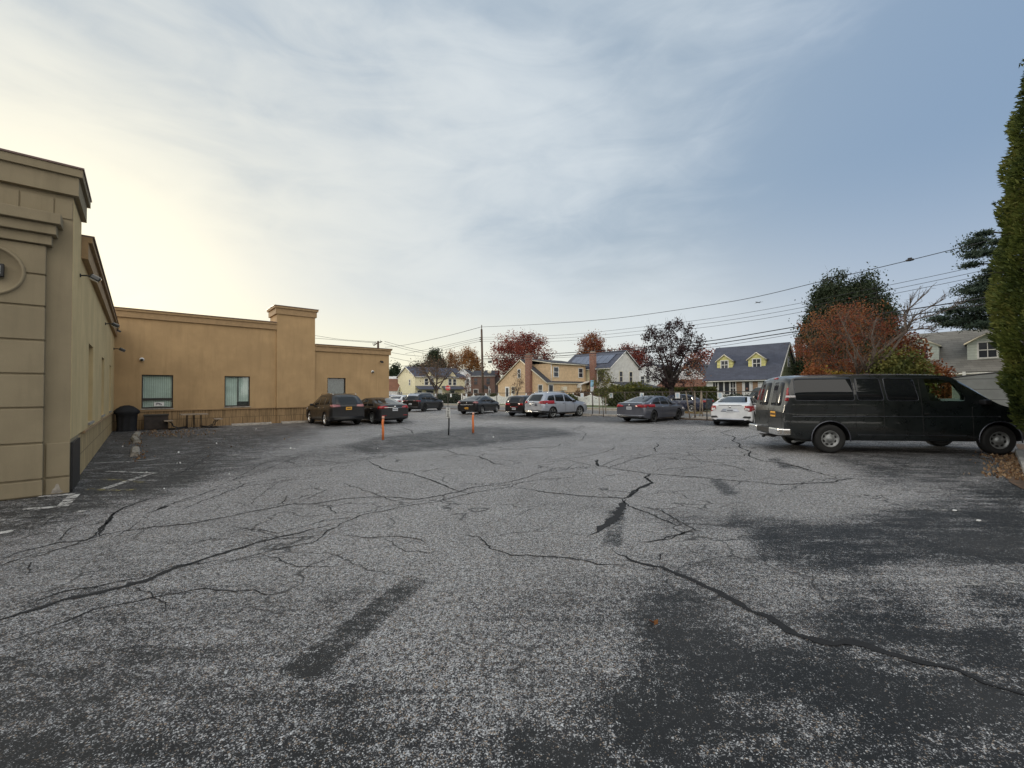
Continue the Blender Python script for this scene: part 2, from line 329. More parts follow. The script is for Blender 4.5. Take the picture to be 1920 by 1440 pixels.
def npmesh(name,verts,faces,mat,attr=None,parent=None):
    """faces Nx4 or Nx3 array"""
    me=bpy.data.meshes.new(name); nv=len(verts); nf,k=faces.shape
    me.vertices.add(nv); me.vertices.foreach_set('co',np.asarray(verts,dtype=np.float32).ravel())
    me.loops.add(nf*k); me.loops.foreach_set('vertex_index',faces.ravel().astype(np.int32))
    me.polygons.add(nf); me.polygons.foreach_set('loop_start',np.arange(0,nf*k,k,dtype=np.int32)); me.polygons.foreach_set('loop_total',np.full(nf,k,dtype=np.int32))
    me.materials.append(mat)
    if attr is not None:
        for an,av in attr.items():
            a=me.attributes.new(an,'FLOAT','POINT'); a.data.foreach_set('value',np.asarray(av,dtype=np.float32))
    me.update(calc_edges=True); o=bpy.data.objects.new(name,me); sc.collection.objects.link(o)
    if parent: o.parent=parent
    return o
def leafcloud(name,pts,size,mat,rng,parent=None,aspect=.6,up=0.0,clumpv=None):
    n=len(pts); a=rng.normal(size=(n,3)); 
    if up: a[:,2]=a[:,2]*(1-up)+up*2.0
    a/=np.linalg.norm(a,axis=1)[:,None]; b=rng.normal(size=(n,3)); b-=a*(a*b).sum(1)[:,None]; b/=np.linalg.norm(b,axis=1)[:,None]
    s=size*rng.uniform(.6,1.3,n)[:,None]; A=a*s; B=b*s*aspect
    V=np.stack([pts-A*.9,pts+B-A*.1,pts+A,pts-B-A*.1],1).reshape(-1,3); F=np.arange(n*4).reshape(n,4)
    r=rng.uniform(0,1,n)
    if clumpv is not None: r=np.clip(.5*r+.5*clumpv,0,1)
    return npmesh(name,V,F,mat,{'rnd':np.repeat(r,4)},parent)
# ---------------- street frame ----------------
F0=Vector((-7.2,45.5,0)); fd=Vector((.66,-.75,0)).normalized(); fn=Vector((.75,.66,0)).normalized()
def S(s,u,z=0.0): return F0+fd*s+fn*u+Vector((0,0,z))
SRZ=math.atan2(fd.y,fd.x)
# ---------------- ground ----------------
def proj(P):
    P=np.asarray(P,float)-np.array([0,0,CH]); M=np.array(RM); c=P@M
    return 960+FPX*c[:,0]/-c[:,2], 720-FPX*c[:,1]/-c[:,2]
def polydist(px,py,poly):
    n=len(poly); inside=np.zeros(len(px),bool); d=np.full(len(px),1e9)
    for i in range(n):
        x0,y0=poly[i]; x1,y1=poly[(i+1)%n]
        t=np.clip(((px-x0)*(x1-x0)+(py-y0)*(y1-y0))/((x1-x0)**2+(y1-y0)**2+1e-9),0,1)
        d=np.minimum(d,np.hypot(px-x0-t*(x1-x0),py-y0-t*(y1-y0)))
        if y0!=y1:
            c=((y0>py)!=(y1>py))&(px<(x1-x0)*(py-y0)/(y1-y0)+x0); inside^=c
    return np.where(inside,d,-d)
WEAR_SHADE=[ # polygon, softness px, amount; real wear plus shade painted into the tone
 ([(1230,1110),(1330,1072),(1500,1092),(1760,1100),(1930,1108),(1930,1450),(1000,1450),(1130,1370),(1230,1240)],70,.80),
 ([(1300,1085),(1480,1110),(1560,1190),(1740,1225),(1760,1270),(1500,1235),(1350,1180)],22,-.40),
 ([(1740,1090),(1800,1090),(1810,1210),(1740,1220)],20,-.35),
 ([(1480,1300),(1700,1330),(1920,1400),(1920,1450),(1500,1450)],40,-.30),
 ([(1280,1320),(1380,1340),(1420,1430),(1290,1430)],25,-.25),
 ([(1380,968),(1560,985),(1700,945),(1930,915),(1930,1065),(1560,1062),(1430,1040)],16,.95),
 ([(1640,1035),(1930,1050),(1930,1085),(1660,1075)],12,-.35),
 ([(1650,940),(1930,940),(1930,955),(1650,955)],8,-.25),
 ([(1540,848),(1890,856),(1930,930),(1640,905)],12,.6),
 ([(1450,800),(1930,800),(1930,858),(1440,846)],8,.45),  # shade under and behind the van, painted darker
 ([(-50,925),(140,800),(230,800),(570,793),(590,812),(420,868),(330,915),(150,965),(-50,1020)],16,.75),  # dark sealcoat by the building, with wall shade painted in
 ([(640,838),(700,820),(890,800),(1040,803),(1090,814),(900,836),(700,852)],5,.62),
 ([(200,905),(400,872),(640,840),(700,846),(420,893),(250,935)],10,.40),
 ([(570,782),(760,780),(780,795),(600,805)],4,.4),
 ([(860,776),(1100,776),(1440,786),(1440,800),(1150,794),(860,785)],4,.55),  # shade under the far parked cars, painted as a darker row
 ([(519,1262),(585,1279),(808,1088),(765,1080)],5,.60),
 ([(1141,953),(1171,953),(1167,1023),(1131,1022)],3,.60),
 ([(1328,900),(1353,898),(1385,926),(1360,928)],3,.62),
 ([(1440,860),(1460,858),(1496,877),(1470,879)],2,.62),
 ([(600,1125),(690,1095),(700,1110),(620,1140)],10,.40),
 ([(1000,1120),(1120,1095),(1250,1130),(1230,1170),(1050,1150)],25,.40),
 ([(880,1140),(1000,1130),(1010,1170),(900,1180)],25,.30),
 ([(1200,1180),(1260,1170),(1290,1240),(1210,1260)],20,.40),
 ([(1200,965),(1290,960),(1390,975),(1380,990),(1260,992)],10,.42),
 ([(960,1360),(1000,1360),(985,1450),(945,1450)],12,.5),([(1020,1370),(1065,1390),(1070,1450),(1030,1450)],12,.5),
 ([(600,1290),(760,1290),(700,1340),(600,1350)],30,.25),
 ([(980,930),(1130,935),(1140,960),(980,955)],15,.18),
 ([(-250,1010),(420,960),(640,1500),(-250,1600)],150,.27),([(-250,1240),(2200,1240),(2200,1700),(-250,1700)],150,.44),  # left and near edges: part wear, part vignette painted into the tone
]
def wear_shade(P):
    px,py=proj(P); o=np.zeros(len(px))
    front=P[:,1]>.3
    for poly,soft,amt in WEAR_SHADE:
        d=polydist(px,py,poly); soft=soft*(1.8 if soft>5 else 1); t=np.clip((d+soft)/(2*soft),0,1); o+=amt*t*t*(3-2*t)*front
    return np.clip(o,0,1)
def asphalt():
    m,k,b=newmat('asphalt'); v=tcoord(k); wr=k.attr('wear_shade')
    big=k.noise(v,.35,5,.6); mid=k.noise(v,1.8,5,.65); mid2=k.noise(k.mapp(v,(1,5,1),(0,0,R(-6))),1.3,5,.65)
    amp=k.m('ADD',.35,k.m('MULTIPLY',wr,2.0)); fin=k.noise(v,7,4,.7); w_=k.m('ADD',wr,k.m('MULTIPLY',k.m('SUBTRACT',mid,.5),k.m('MULTIPLY',amp,.9))); w_=k.m('ADD',w_,k.m('MULTIPLY',k.m('SUBTRACT',mid2,.5),k.m('MULTIPLY',amp,1.1))); w_=k.m('ADD',w_,k.m('MULTIPLY',k.m('SUBTRACT',fin,.5),k.m('MULTIPLY',amp,.5))); w_=k.m('ADD',w_,k.m('MULTIPLY',k.m('SUBTRACT',big,.5),.6))
    vo=k.N('ShaderNodeTexVoronoi'); vo.inputs['Scale'].default_value=135; k.L(v,vo.inputs['Vector'])
    vs=k.N('ShaderNodeSeparateColor'); k.L(vo.outputs['Color'],vs.inputs[0])
    g1=k.noise(v,115,3,.75); g2=k.noise(v,24,2,.6)
    stone=k.m('ADD',k.m('MULTIPLY',vs.outputs[0],.5),k.m('MULTIPLY',k.sm(g1,.32,.68),.5))
    stone=k.m('ADD',k.m('MULTIPLY',stone,.8),k.m('MULTIPLY',k.sm(g2,.3,.7),.2))
    # exposed aggregate where binder is worn off
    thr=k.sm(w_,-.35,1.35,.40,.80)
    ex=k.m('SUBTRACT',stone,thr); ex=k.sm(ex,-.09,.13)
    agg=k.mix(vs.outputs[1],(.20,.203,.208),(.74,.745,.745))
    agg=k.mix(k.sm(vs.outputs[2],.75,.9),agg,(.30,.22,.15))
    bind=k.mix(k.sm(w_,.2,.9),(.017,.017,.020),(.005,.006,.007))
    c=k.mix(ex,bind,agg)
    dust=k.mix(k.m('MULTIPLY',k.sm(big,.4,.75),.18),c,(.16,.15,.14))
    # hairline crazing
    dn=k.N('ShaderNodeTexNoise'); dn.inputs['Scale'].default_value=1.5; dn.inputs['Detail'].default_value=5; k.L(v,dn.inputs['Vector'])
    vm=k.N('ShaderNodeVectorMath'); vm.operation='MULTIPLY_ADD'; k.L(dn.outputs['Color'],vm.inputs[0]); vm.inputs[1].default_value=(.9,.9,.9); k.L(v,vm.inputs[2])
    ve=k.N('ShaderNodeTexVoronoi'); ve.feature='DISTANCE_TO_EDGE'; ve.inputs['Scale'].default_value=.75; k.L(k.mapp(vm.outputs[0],(1,1.6,1),(0,0,R(35))),ve.inputs['Vector'])
    cr=k.m('MULTIPLY',k.m('SUBTRACT',1.0,k.sm(ve.outputs['Distance'],.003,.020)),k.m('MULTIPLY',k.sm(k.noise(v,.6,4),.44,.56),k.attr('craze')))
    c=k.mix(k.m('MULTIPLY',cr,.85),dust,(.012,.012,.013))
    k.L(c,b.inputs['Base Color']); k.L(k.sm(w_,.1,.9,.70,.64),b.inputs['Roughness']); b.inputs['Specular IOR Level'].default_value=.40
    k.L(k.bump(k.m('ADD',k.m('MULTIPLY',stone,k.sm(w_,0,1,1,.35)),k.m('MULTIPLY',cr,-1.5)),.75,.008),b.inputs['Normal']); return m
MT['asphalt']=asphalt()
MT['street']=simple('street_asphalt',(.13,.13,.13),.85,var=.2,scale=3)
MT['crack']=simple('crack_fill',(.010,.010,.011),.85,var=.3,scale=20,bump=.3)
def wornpaint(name,col,keep):
    m,k,b=newmat(name); v=tcoord(k); n=k.m('ADD',k.m('MULTIPLY',k.noise(v,7,5,.75),.6),k.m('MULTIPLY',k.noise(v,55,3,.7),.4))
    b.inputs['Base Color'].default_value=(*col,1); b.inputs['Roughness'].default_value=.8; k.L(k.sm(n,keep,keep+.09),b.inputs['Alpha']); return m
MT['pw']=wornpaint('worn_white_line',(.50,.49,.46),.44); MT['pw2']=wornpaint('very_worn_line',(.40,.39,.37),.52); MT['py']=wornpaint('worn_yellow_line',(.42,.36,.14),.50)
MT['soil']=simple('soil',(.13,.075,.045),.95,var=.5,scale=14,bump=.7,bs=40,col2=(.06,.045,.03))
MT['grass']=simple('verge_grass',(.16,.14,.05),.95,var=.4,scale=1.5,bump=.6,bs=30,col2=(.17,.10,.035))
MT['lawn']=simple('lawn',(.075,.10,.03),.95,var=.4,scale=3,bump=.6,bs=30)
MT['earth']=simple('distant_ground',(.10,.10,.055),.95,var=.3,scale=.1)
def sheet(poly,z,mat,mb): mb.add([(p[0],p[1],z) for p in poly],[tuple(range(len(poly)))],mat)
g=MB(); sheet([(-3000,-3000),(3000,-3000),(3000,3000),(-3000,3000)],-.05,MT['earth'],g); tag(g.build('ground'),kind='structure')
# parking lot: fan of fine quads near the viewer plus wide skirt
ys=[.55]; 
while ys[-1]<50: ys.append(ys[-1]*1.018+.004)
ys=np.array(ys); ts=np.linspace(-1.42,1.42,300)
YY,TT=np.meshgrid(ys,ts,indexing='ij'); P=np.stack([(YY*TT).ravel(),YY.ravel(),np.zeros(YY.size)],1)
U=(P-np.array(F0))@np.array(fn); keep=U<.05
nr,nc=YY.shape; idx=np.arange(nr*nc).reshape(nr,nc); F=np.stack([idx[:-1,:-1],idx[:-1,1:],idx[1:,1:],idx[1:,:-1]],-1).reshape(-1,4)
F=F[keep[F].all(1)]
used,inv=np.unique(F,return_inverse=True); F=inv.reshape(F.shape); P=P[used]
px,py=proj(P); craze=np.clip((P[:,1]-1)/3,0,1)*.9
lot=npmesh('parking_lot',P,F,MT['asphalt'],{'wear_shade':wear_shade(P),'craze':craze}); tag(lot,kind='structure')
# skirt (lower by 4 mm)
g=MB(); sheet([S(-60,.03),S(60,.03),S(60,-75),S(-60,-75)],-.004,MT['asphalt'],g); sk=g.build('parking_lot_apron'); tag(sk,kind='structure'); at_=sk.data.attributes.new('wear_shade','FLOAT','POINT'); at_.data.foreach_set('value',[.35]*len(sk.data.vertices))
# ribbons
rr=random.Random(5)
def ribbon(mb,pts,width,z,mat,jit=.018,step=.05,taper=True,wvar=.45):
    P=[G(x,y) for x,y in pts]; out=[]
    for a,b_ in zip(P[:-1],P[1:]):
        st=max(step,a.y*.006); n=max(1,int((b_-a).length/st))
        for i in range(n): out.append(a.lerp(b_,i/n))
    out.append(P[-1]); n=len(out); vs=[]; off=0
    for i,p in enumerate(out):
        t=(out[min(i+1,n-1)]-out[max(i-1,0)]); t=Vector((t.x,t.y,0)).normalized(); s=Vector((-t.y,t.x,0))
        off=off*.8+rr.gauss(0,jit*.6); w=(width(i/(n-1)) if callable(width) else width); w=max(w,.0015*p.y if jit else w)
        w*=1+rr.uniform(-wvar,wvar)
        if taper: w*=min(1,.15+6*min(i,n-1-i)/n)
        c=p+s*off; vs+= [c+s*w/2+Vector((0,0,z)),c-s*w/2+Vector((0,0,z))]
    mb.add(vs,[(2*i,2*i+1,2*i+3,2*i+2) for i in range(n-1)],mat)
def C(ox,oy,*p): return [(ox+x/3,oy+y/3) for x,y in p]
c1=lambda *p:C(0,800,*p); c2=lambda *p:C(640,780,*p); c3=lambda *p:C(1280,780,*p); c4=lambda *p:C(0,1080,*p); c6=lambda *p:C(1280,1080,*p)
cr=MB(); K=MT['crack']
CR=[(c1((0,780),(250,720),(450,650),(600,600),(850,565),(1100,540),(1400,480),(1600,445),(1650,435),(1770,432))+c2((0,468),(200,457),(330,460),(430,470),(650,430),(760,400),(960,370),(1050,345),(1150,310),(1280,300),(1430,280)),.020),
 (c1((0,755),(120,700),(330,650),(480,640),(560,600),(600,540),(640,490),(700,450),(850,405),(1050,375)),.025),
 (c4((-100,270),(0,250),(300,150),(600,85),(820,30))+c1((1000,790),(1200,730),(1450,650),(1700,590),(1920,540)),lambda t:.05*(1-t)+.014),
 (c1((1100,800),(1450,715),(1750,650))+c2((0,600),(100,560),(170,545),(350,510),(560,480),(700,440),(960,400),(1000,375),(1150,355),(1300,345),(1370,310)),.014),
 (c4((-60,400),(0,380),(250,300),(540,190),(900,115),(1040,90),(1170,70),(1330,80),(1430,75),(1490,105),(1600,105)),.012),
 (c1((820,500),(950,440),(1220,350),(1530,320),(1650,290)),.018),(c1((880,470),(950,445)),.05),
 (c1((1100,265),(1400,225),(1580,185),(1920,140)),.016),(c1((900,330),(1200,300),(1520,240),(1920,210)),.014),
 (c1((570,620),(600,560),(630,500),(680,470)),.028),(c1((0,600),(300,540),(560,500)),.012),(c1((300,650),(400,570),(560,515)),.012),
 (c2((150,250),(240,300),(400,325),(550,380),(660,425),(730,440)),.026),
 (c2((390,160),(470,180),(600,195),(650,215),(780,230),(860,268),(990,290)),.024),
 (c2((340,120),(480,140),(560,165),(700,165),(1000,130),(1300,100)),.02),(c2((0,265),(180,240),(330,205),(480,190)),.02),(c2((0,205),(200,190),(390,160)),.02),
 (c2((1130,250),(1350,232),(1480,205),(1540,180),(1530,165)),.02),
 (c2((1350,235),(1430,250),(1450,280),(1510,290),(1640,245),(1750,215),(1920,215)),.018),(c2((1435,245),(1440,270),(1455,285)),.04),
 (c2((1430,280),(1500,290),(1740,325))+c3((0,340),(400,375),(550,388),(800,378),(950,350),(1100,360)),.03),
 (c2((1740,325),(1710,345),(1740,375),(1640,430),(1590,465),(1400,455),(1150,430),(990,400)),.022),
 (c2((1740,325),(1710,345),(1740,375),(1640,430),(1590,465)),.04),
 (c2((1590,465),(1610,510),(1730,545),(1850,600),(1920,625)),.022),
 (c2((1600,470),(1570,540),(1500,600),(1420,660),(1380,690)),lambda t:.10*math.sin(math.pi*min(1,t+.05))+.01),
 (c2((1510,740),(1540,775),(1660,825),(1800,850))+c6((-60,-25),(0,0),(200,90),(400,200),(520,250),(600,310),(700,350),(850,385),(1000,380),(1150,430),(1300,470),(1550,520),(1700,590),(1990,665)),lambda t:.020+.030*min(1,t*1.6)),
 (c2((640,665),(770,685),(830,745),(960,780),(1250,798),(1380,820),(1440,840),(1640,835)),.014),
 (c2((0,670),(150,685),(300,682),(400,692),(490,715)),.012),(c2((1720,710),(1860,690),(1920,670))+c3((60,645),(90,650)),.014),
 (c2((1770,150),(1790,165),(1760,185),(1780,205)),.03),(c2((560,235),(650,215)),.02),(c2((1190,180),(1240,155)),.02),(c2((1300,75),(1360,55)),.03),(c2((1340,50),(1365,62),(1300,80)),.02),
 (c2((340,65),(400,85),(400,100)),.04),(c2((100,105),(180,115)),.03),(c2((300,60),(320,60)),.03),(c2((800,40),(960,55)),.015),
 (c3((340,60),(215,95),(300,120),(280,140),(330,160),(320,180),(380,200),(370,225),(430,250),(560,265),(700,300),(850,345),(960,350)),.034),
 (c3((440,105),(300,140)),.03),(c3((0,225),(150,220),(340,225),(380,210)),.022),(c3((0,150),(330,155),(720,180)),.018),
 (c3((0,250),(180,262),(290,285),(360,315)),.016),(c3((1240,390),(1480,410),(1840,445)),.022),
 (c1((1595,440),(1600,410),(1615,390)),.012),(c1((1850,450),(1880,480),(1900,490)),.012),(c1((180,760),(195,800),(180,830)),.010),
 (c2((1800,780),(1810,770),(1790,815)),.012)]
CR+=[([(0,1150),(120,1108),(260,1085),(330,1060),(430,1048)],.012),([(-40,1075),(60,1040),(140,1022),(215,1003)],.012),([(330,962),(380,940),(470,905),(560,893)],.014),
 ([(420,985),(520,1000),(610,975),(700,968)],.010),([(640,905),(700,925),(740,940),(790,935)],.012),([(560,860),(640,868),(700,866)],.014),([(500,845),(600,838),(700,842),(760,836)],.016),([(860,905),(930,912),(985,905)],.012),
 ([(1120,876),(1160,860),(1230,856),(1300,862)],.016),([(1000,870),(1060,862),(1120,876)],.014),([(1330,870),(1420,880),(1500,888)],.014),([(1180,945),(1240,958),(1305,995),(1240,1012),(1190,1018)],.014),
 ([(900,835),(960,842),(1040,838),(1110,842)],.016),([(1060,800),(1100,812),(1090,826)],.018),([(700,800),(760,812),(800,818)],.02),([(540,800),(620,806),(690,804)],.018),([(1350,800),(1300,812),(1260,815),(1190,812)],.018),
 ([(300,905),(380,895),(440,880),(520,872)],.014),([(250,1100),(300,1120),(310,1150)],.008),([(720,1010),(760,1035),(820,1040)],.008),([(500,1040),(560,1062),(650,1060)],.008)]
for i in range(22):   # thin parallel hairlines on the left
    x0=rr.uniform(0,520); y0=1010+rr.uniform(-60,120)-x0*.18; CR.append(([(x0,y0),(x0+40,y0-9+rr.uniform(-4,4)),(x0+rr.uniform(80,200),y0-rr.uniform(22,50))],.004))
for p,wd in CR: ribbon(cr,p,(lambda t,w=wd:(w(t) if callable(w) else w)*1.25),.005,K)
cro=cr.build('pavement_cracks',parent=lot); cro.location=(0,0,0)
pm=MB()
for p,wd,mt in [([(1560,889),(1880,894)],.09,'pw2'),([(1520,949),(1930,962)],.10,'pw2'),([(1400,1083),(1930,1097)],.11,'pw2'),([(175,869),(240,866),(290,862)],.10,'pw'),([(200,884),(292,888)],.10,'pw'),
  ([(195,917),(278,890)],.13,'pw'),([(165,918),(222,920),(252,919)],.10,'py'),([(190,898),(268,905)],.10,'py'),([(72,932),(140,927)],.12,'pw'),([(140,928),(116,951)],.14,'pw'),([(116,951),(48,955)],.12,'pw'),
  ([(140,934),(200,938)],.08,'pw2'),([(-20,1003),(24,997)],.14,'pw'),([(145,961),(158,958)],.1,'pw'),([(-10,992),(72,934)],.45,'pw2'),
  ([(270,848),(380,844)],.1,'pw2'),([(290,872),(330,871)],.1,'pw2'),([(430,855),(445,853)],.12,'pw'),([(530,842),(560,842)],.1,'pw'),([(60,990),(120,960)],.12,'pw2'),
  ([(1000,800),(1090,806)],.1,'pw2'),([(680,806),(730,803)],.1,'pw2')]:
    ribbon(pm,p,wd,.009,MT[mt],0,.2,False,0)
pm.build('painted_line_marks',parent=lot)
# street, kerbs, verge, pavement
g=MB(); sheet([S(-45,.6),S(60,.6),S(60,7.2),S(-45,7.2)],-.02,MT['street'],g); sheet([S(-25,7.2),S(-17,7.2),S(-17,70),S(-25,70)],-.022,MT['street'],g); tag(g.build('road'),kind='structure')
def alongbox(mb,s0,s1,u0,u1,z0,z1,mat,bev=0):
    M=Matrix.Translation(F0)@Matrix.Rotation(SRZ,4,'Z'); mb.box(s0,s1,u0,u1,z0,z1,mat,M,bev)
g=MB(); 
for a,b_ in ((-45,-25),(-17,20.5),(24.5,60)): alongbox(g,a,b_,7.2,7.35,-.05,.10,MT['kerbc'])
for a,b_ in ((-45,-2),(6,14),(17,60)): alongbox(g,a,b_,.42,.60,-.05,.09,MT['kerbc'])
tag(g.build('kerb'),kind='structure')
g=MB()
for a,b_ in ((-45,-25),(-17,60)): alongbox(g,a,b_,7.35,9.0,-.05,.085,MT['grass'])
tag(g.build('verge'),kind='structure')
g=MB()
for a,b_ in ((-45,-25),(-17,60)): alongbox(g,a,b_,9.0,10.4,-.05,.10,MT['kerbc'])
tag(g.build('pavement'),kind='structure')
g=MB()
for a,b_ in ((-60,-25),(-17,60)): alongbox(g,a,b_,10.4,40,-.05,.09,MT['lawn'])
tag(g.build('lawn'),kind='structure')
g=MB(); alongbox(g,-45,60,.03,.42,-.05,.04,MT['soil']); tag(g.build('soil_strip'),kind='structure')
# ---------------- commercial building ----------------
BP=Vector((-7.81,7.46,0)); BRZ=math.atan2(.663,.7486); ba=Vector((-.663,.7486,0)); bb=Vector((.7486,.663,0))
def BW(t,s,z=0): return BP+bb*t+ba*s+Vector((0,0,z))
bld=thing('building','long tan stucco building with a taller grey-beige corner and dark-framed windows','building',BP,BRZ)
def wallhole(mb,axis,c,u0,u1,z0,z1,holes,mat,rev,out):
    """axis 't': plane t=c facing +t, u=s ; axis 's': plane s=c facing -s, u=t ; rev = recess depth"""
    us=sorted({u0,u1,*[h[0] for h in holes],*[h[1] for h in holes]}); zs=sorted({z0,z1,*[h[2] for h in holes],*[h[3] for h in holes]})
    def pt(u,z,d=0): return (c-d,u,z) if axis=='t' else (u,c+d,z)
    for i in range(len(us)-1):
        for j in range(len(zs)-1):
            uc=(us[i]+us[i+1])/2; zc=(zs[j]+zs[j+1])/2
            if any(h[0]<uc<h[1] and h[2]<zc<h[3] for h in holes): continue
            mb.add([pt(us[i],zs[j]),pt(us[i+1],zs[j]),pt(us[i+1],zs[j+1]),pt(us[i],zs[j+1])],[(0,1,2,3)],mat)
    for h in holes:
        q=[(h[0],h[2]),(h[1],h[2]),(h[1],h[3]),(h[0],h[3])]
        for i in range(4):
            a,b_=q[i],q[(i+1)%4]; mb.add([pt(*a),pt(*b_),pt(*b_,rev),pt(*a,rev)],[(0,1,2,3)],mat)
LZ=.93
Aw=[(3.4,4.7,1.05,2.95),(8.1,9.4,1.05,2.95),(12.9,14.2,1.05,2.95)]
Bwn=[(1.0,2.22,1.03,2.72),(4.42,5.62,1.03,2.72),(9.85,11.0,1.03,2.72)]
mb=MB(); wallhole(mb,'t',0,1.4,17,LZ,4.55,Aw,MT['stucco_side_lit'],.28,1); mb.box(-.29,0,.004,1.4,LZ,5.2,MT['stucco_side_lit']); mb.build('side_wall',bld)
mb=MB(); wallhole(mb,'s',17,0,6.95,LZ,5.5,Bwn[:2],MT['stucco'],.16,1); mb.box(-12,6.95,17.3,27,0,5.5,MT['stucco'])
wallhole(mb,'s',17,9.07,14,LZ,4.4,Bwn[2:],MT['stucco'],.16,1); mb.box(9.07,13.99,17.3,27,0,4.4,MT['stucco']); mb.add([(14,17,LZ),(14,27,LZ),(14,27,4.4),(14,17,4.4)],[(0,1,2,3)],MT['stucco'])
mb.box(6.95,9.07,16.88,18.6,LZ,6.45,MT['stucco']); mb.box(-12,-.35,1.4,17.0,0,4.5,MT['stucco_side_lit']); mb.build('back_wall',bld)
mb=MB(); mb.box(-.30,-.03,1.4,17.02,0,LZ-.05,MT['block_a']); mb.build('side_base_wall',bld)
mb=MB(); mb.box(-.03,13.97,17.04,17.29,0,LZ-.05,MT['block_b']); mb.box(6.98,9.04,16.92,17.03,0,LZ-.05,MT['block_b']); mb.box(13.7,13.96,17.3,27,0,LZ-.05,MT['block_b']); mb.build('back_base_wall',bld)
mb=MB()
for x0,x1,y0,y1 in ((-.30,.03,2.35,16.97),(.0,6.9,16.97,17.2),(6.92,9.10,16.84,17.1),(9.12,14.03,16.97,17.2)): mb.box(x0,x1,y0,y1,LZ-.05,LZ-.003,MT['trim'])
mb.build('ledge',bld)
mb=MB(); mb.box(.0,.035,.03,1.25,.02,LZ-.06,MT['black']); mb.build('corner_guard',bld)
mb=MB(); mb.box(-.30,0,1.25,1.4,0,LZ-.05,MT['block_a']); mb.build('corner_base_wall',bld)
# cornices
mb=MB(); T=MT['trim']
mb.box(-.35,.10,1.42,16.9,4.50,4.84,T); mb.box(-.35,.16,1.42,16.85,4.84,4.95,T); mb.box(-.38,.19,1.42,16.82,4.95,4.985,MT['cap']); mb.build('side_cornice',bld)
mb=MB(); mb.box(-12,6.95,16.90,17.25,5.5,5.80,T); mb.box(-12,6.94,16.84,17.25,5.80,5.91,T); mb.box(-12,6.93,16.81,17.28,5.91,5.945,MT['cap'])
mb.box(9.07,14.10,16.90,27.1,4.38,4.68,T); mb.box(9.08,14.16,16.84,27.16,4.68,4.78,T); mb.box(9.09,14.19,16.81,27.2,4.78,4.815,MT['cap'])
mb.box(6.87,9.15,16.80,18.7,6.43,6.78,T); mb.box(6.80,9.22,16.73,18.78,6.78,6.90,T); mb.box(6.77,9.25,16.70,18.8,6.90,6.935,MT['cap']); mb.build('cornice',bld)
# corner tower with rusticated blocks
Gm=MT['stucco_grey']; mb=MB(); mb.box(-8,-.002,.0,1.4,0,5.40,Gm); 
gz=[0,.285,.90,1.50,2.07,2.64,3.22,3.76,4.28]
for a,b_ in zip(gz[:-1],gz[1:]): mb.box(-8,-.31,-.12,.02,a+.016,b_-.016,Gm,None,.012)
mb.box(-8,-.325,-.09,.02,0.0,4.28,Gm)
mb.box(-.285,-.0,-.035,.02,.0,.27,Gm,None,.008); mb.box(-.285,-.0,-.035,.02,.30,.88,Gm,None,.012)
mb.box(-8,-.12,-.34,.02,4.62,4.80,Gm,None,.01); mb.box(-8,-.18,-.26,.02,4.45,4.617,Gm,None,.01); mb.box(-8,-.24,-.18,.02,4.28,4.447,Gm,None,.01)
t=-.0; xs=[0.0,-.23]+[-.23-.40*i for i in range(1,20)]
for a,b_ in zip(xs[:-1],xs[1:]): mb.box(b_+.008,a-.008,-.02,.01,4.83,5.16,Gm,None,.008)
tw=mb.build('rusticated_corner',bld)
cut=MB(); cut.lathe([(0,-.1),(.40,-.1),(.40,.07),(0,.07)],Gm,40,Matrix.Translation((-.95,-.13,3.75))@Matrix.Rotation(R(-90),4,'X'),False); 
# medallion: shallow raised ring and disc
mb=MB(); mb.lathe([(0,.0),(.37,.0),(.375,.035),(.41,.035),(.42,.0)],Gm,40,Matrix.Translation((-.95,-.125,3.75))@Matrix.Rotation(R(90),4,'X')); mb.build('medallion',bld)
bpy.context.view_layer.update()
mb=MB(); mb.box(-8,.07,-.09,1.47,5.25,5.58,Gm); mb.box(-8,.12,-.14,1.52,5.58,5.72,Gm); mb.box(-8,.14,-.16,1.54,5.72,5.75,MT['cap']); mb.build('tower_cornice',bld)
# windows
def bwin(hole,axis,c,rev,kind):
    u0,u1,z0,z1=hole; fr=MB(); Fm=MT['frame']; a=.05
    def bx(m_,ua,ub,za,zb,d0,d1,mat):
        if axis=='t': m_.box(c-d0,c-d1,ua,ub,za,zb,mat)
        else: m_.box(ua,ub,c+d0,c+d1,za,zb,mat)
    d0=rev-.07; d1=rev
    bx(fr,u0,u0+a,z0,z1,d0,d1,Fm); bx(fr,u1-a,u1,z0,z1,d0,d1,Fm); bx(fr,u0+a,u1-a,z0,z0+a+.02,d0,d1,Fm); bx(fr,u0+a,u1-a,z1-a,z1,d0,d1,Fm)
    if kind==1: bx(fr,u0+a,u1-a,z0+.40,z0+.52,d0,d1,Fm)
    if kind==2: bx(fr,u0+.62,u0+.66,z0+.3,z1-a,d0+.02,d1,Fm)
    if kind==0: bx(fr,(u0+u1)/2-.02,(u0+u1)/2+.02,z0+a,z1-a,d0+.02,d1,Fm)
    f=fr.build('window',bld)
    p=MB(); bx(p,u0+a,u1-a,z0+a,z1-a,rev-.03,rev-.025,MT['clear'] if kind else MT['hglass']); p.build('glass',f)
    if kind:
        cu=MB(); bx(cu,u0,u1,z0,z1,rev+.03,rev+.07,MT['screen'] if kind==3 else MT['curtain'])
        if kind==3: bx(cu,u0,u1,z0,z0+.45,rev+.012,rev+.022,MT['curtain'])
        if kind==2: bx(cu,u0+.60,u1-.05,z0,z0+.28,rev+.01,rev+.022,MT['black'])
        cu.build('blind',f)
    s_=MB(); bx(s_,u0-.03,u1+.03,z0-.05,z0-.002,-.04,rev-.02,MT['concrete']); s_.build('sill',f)
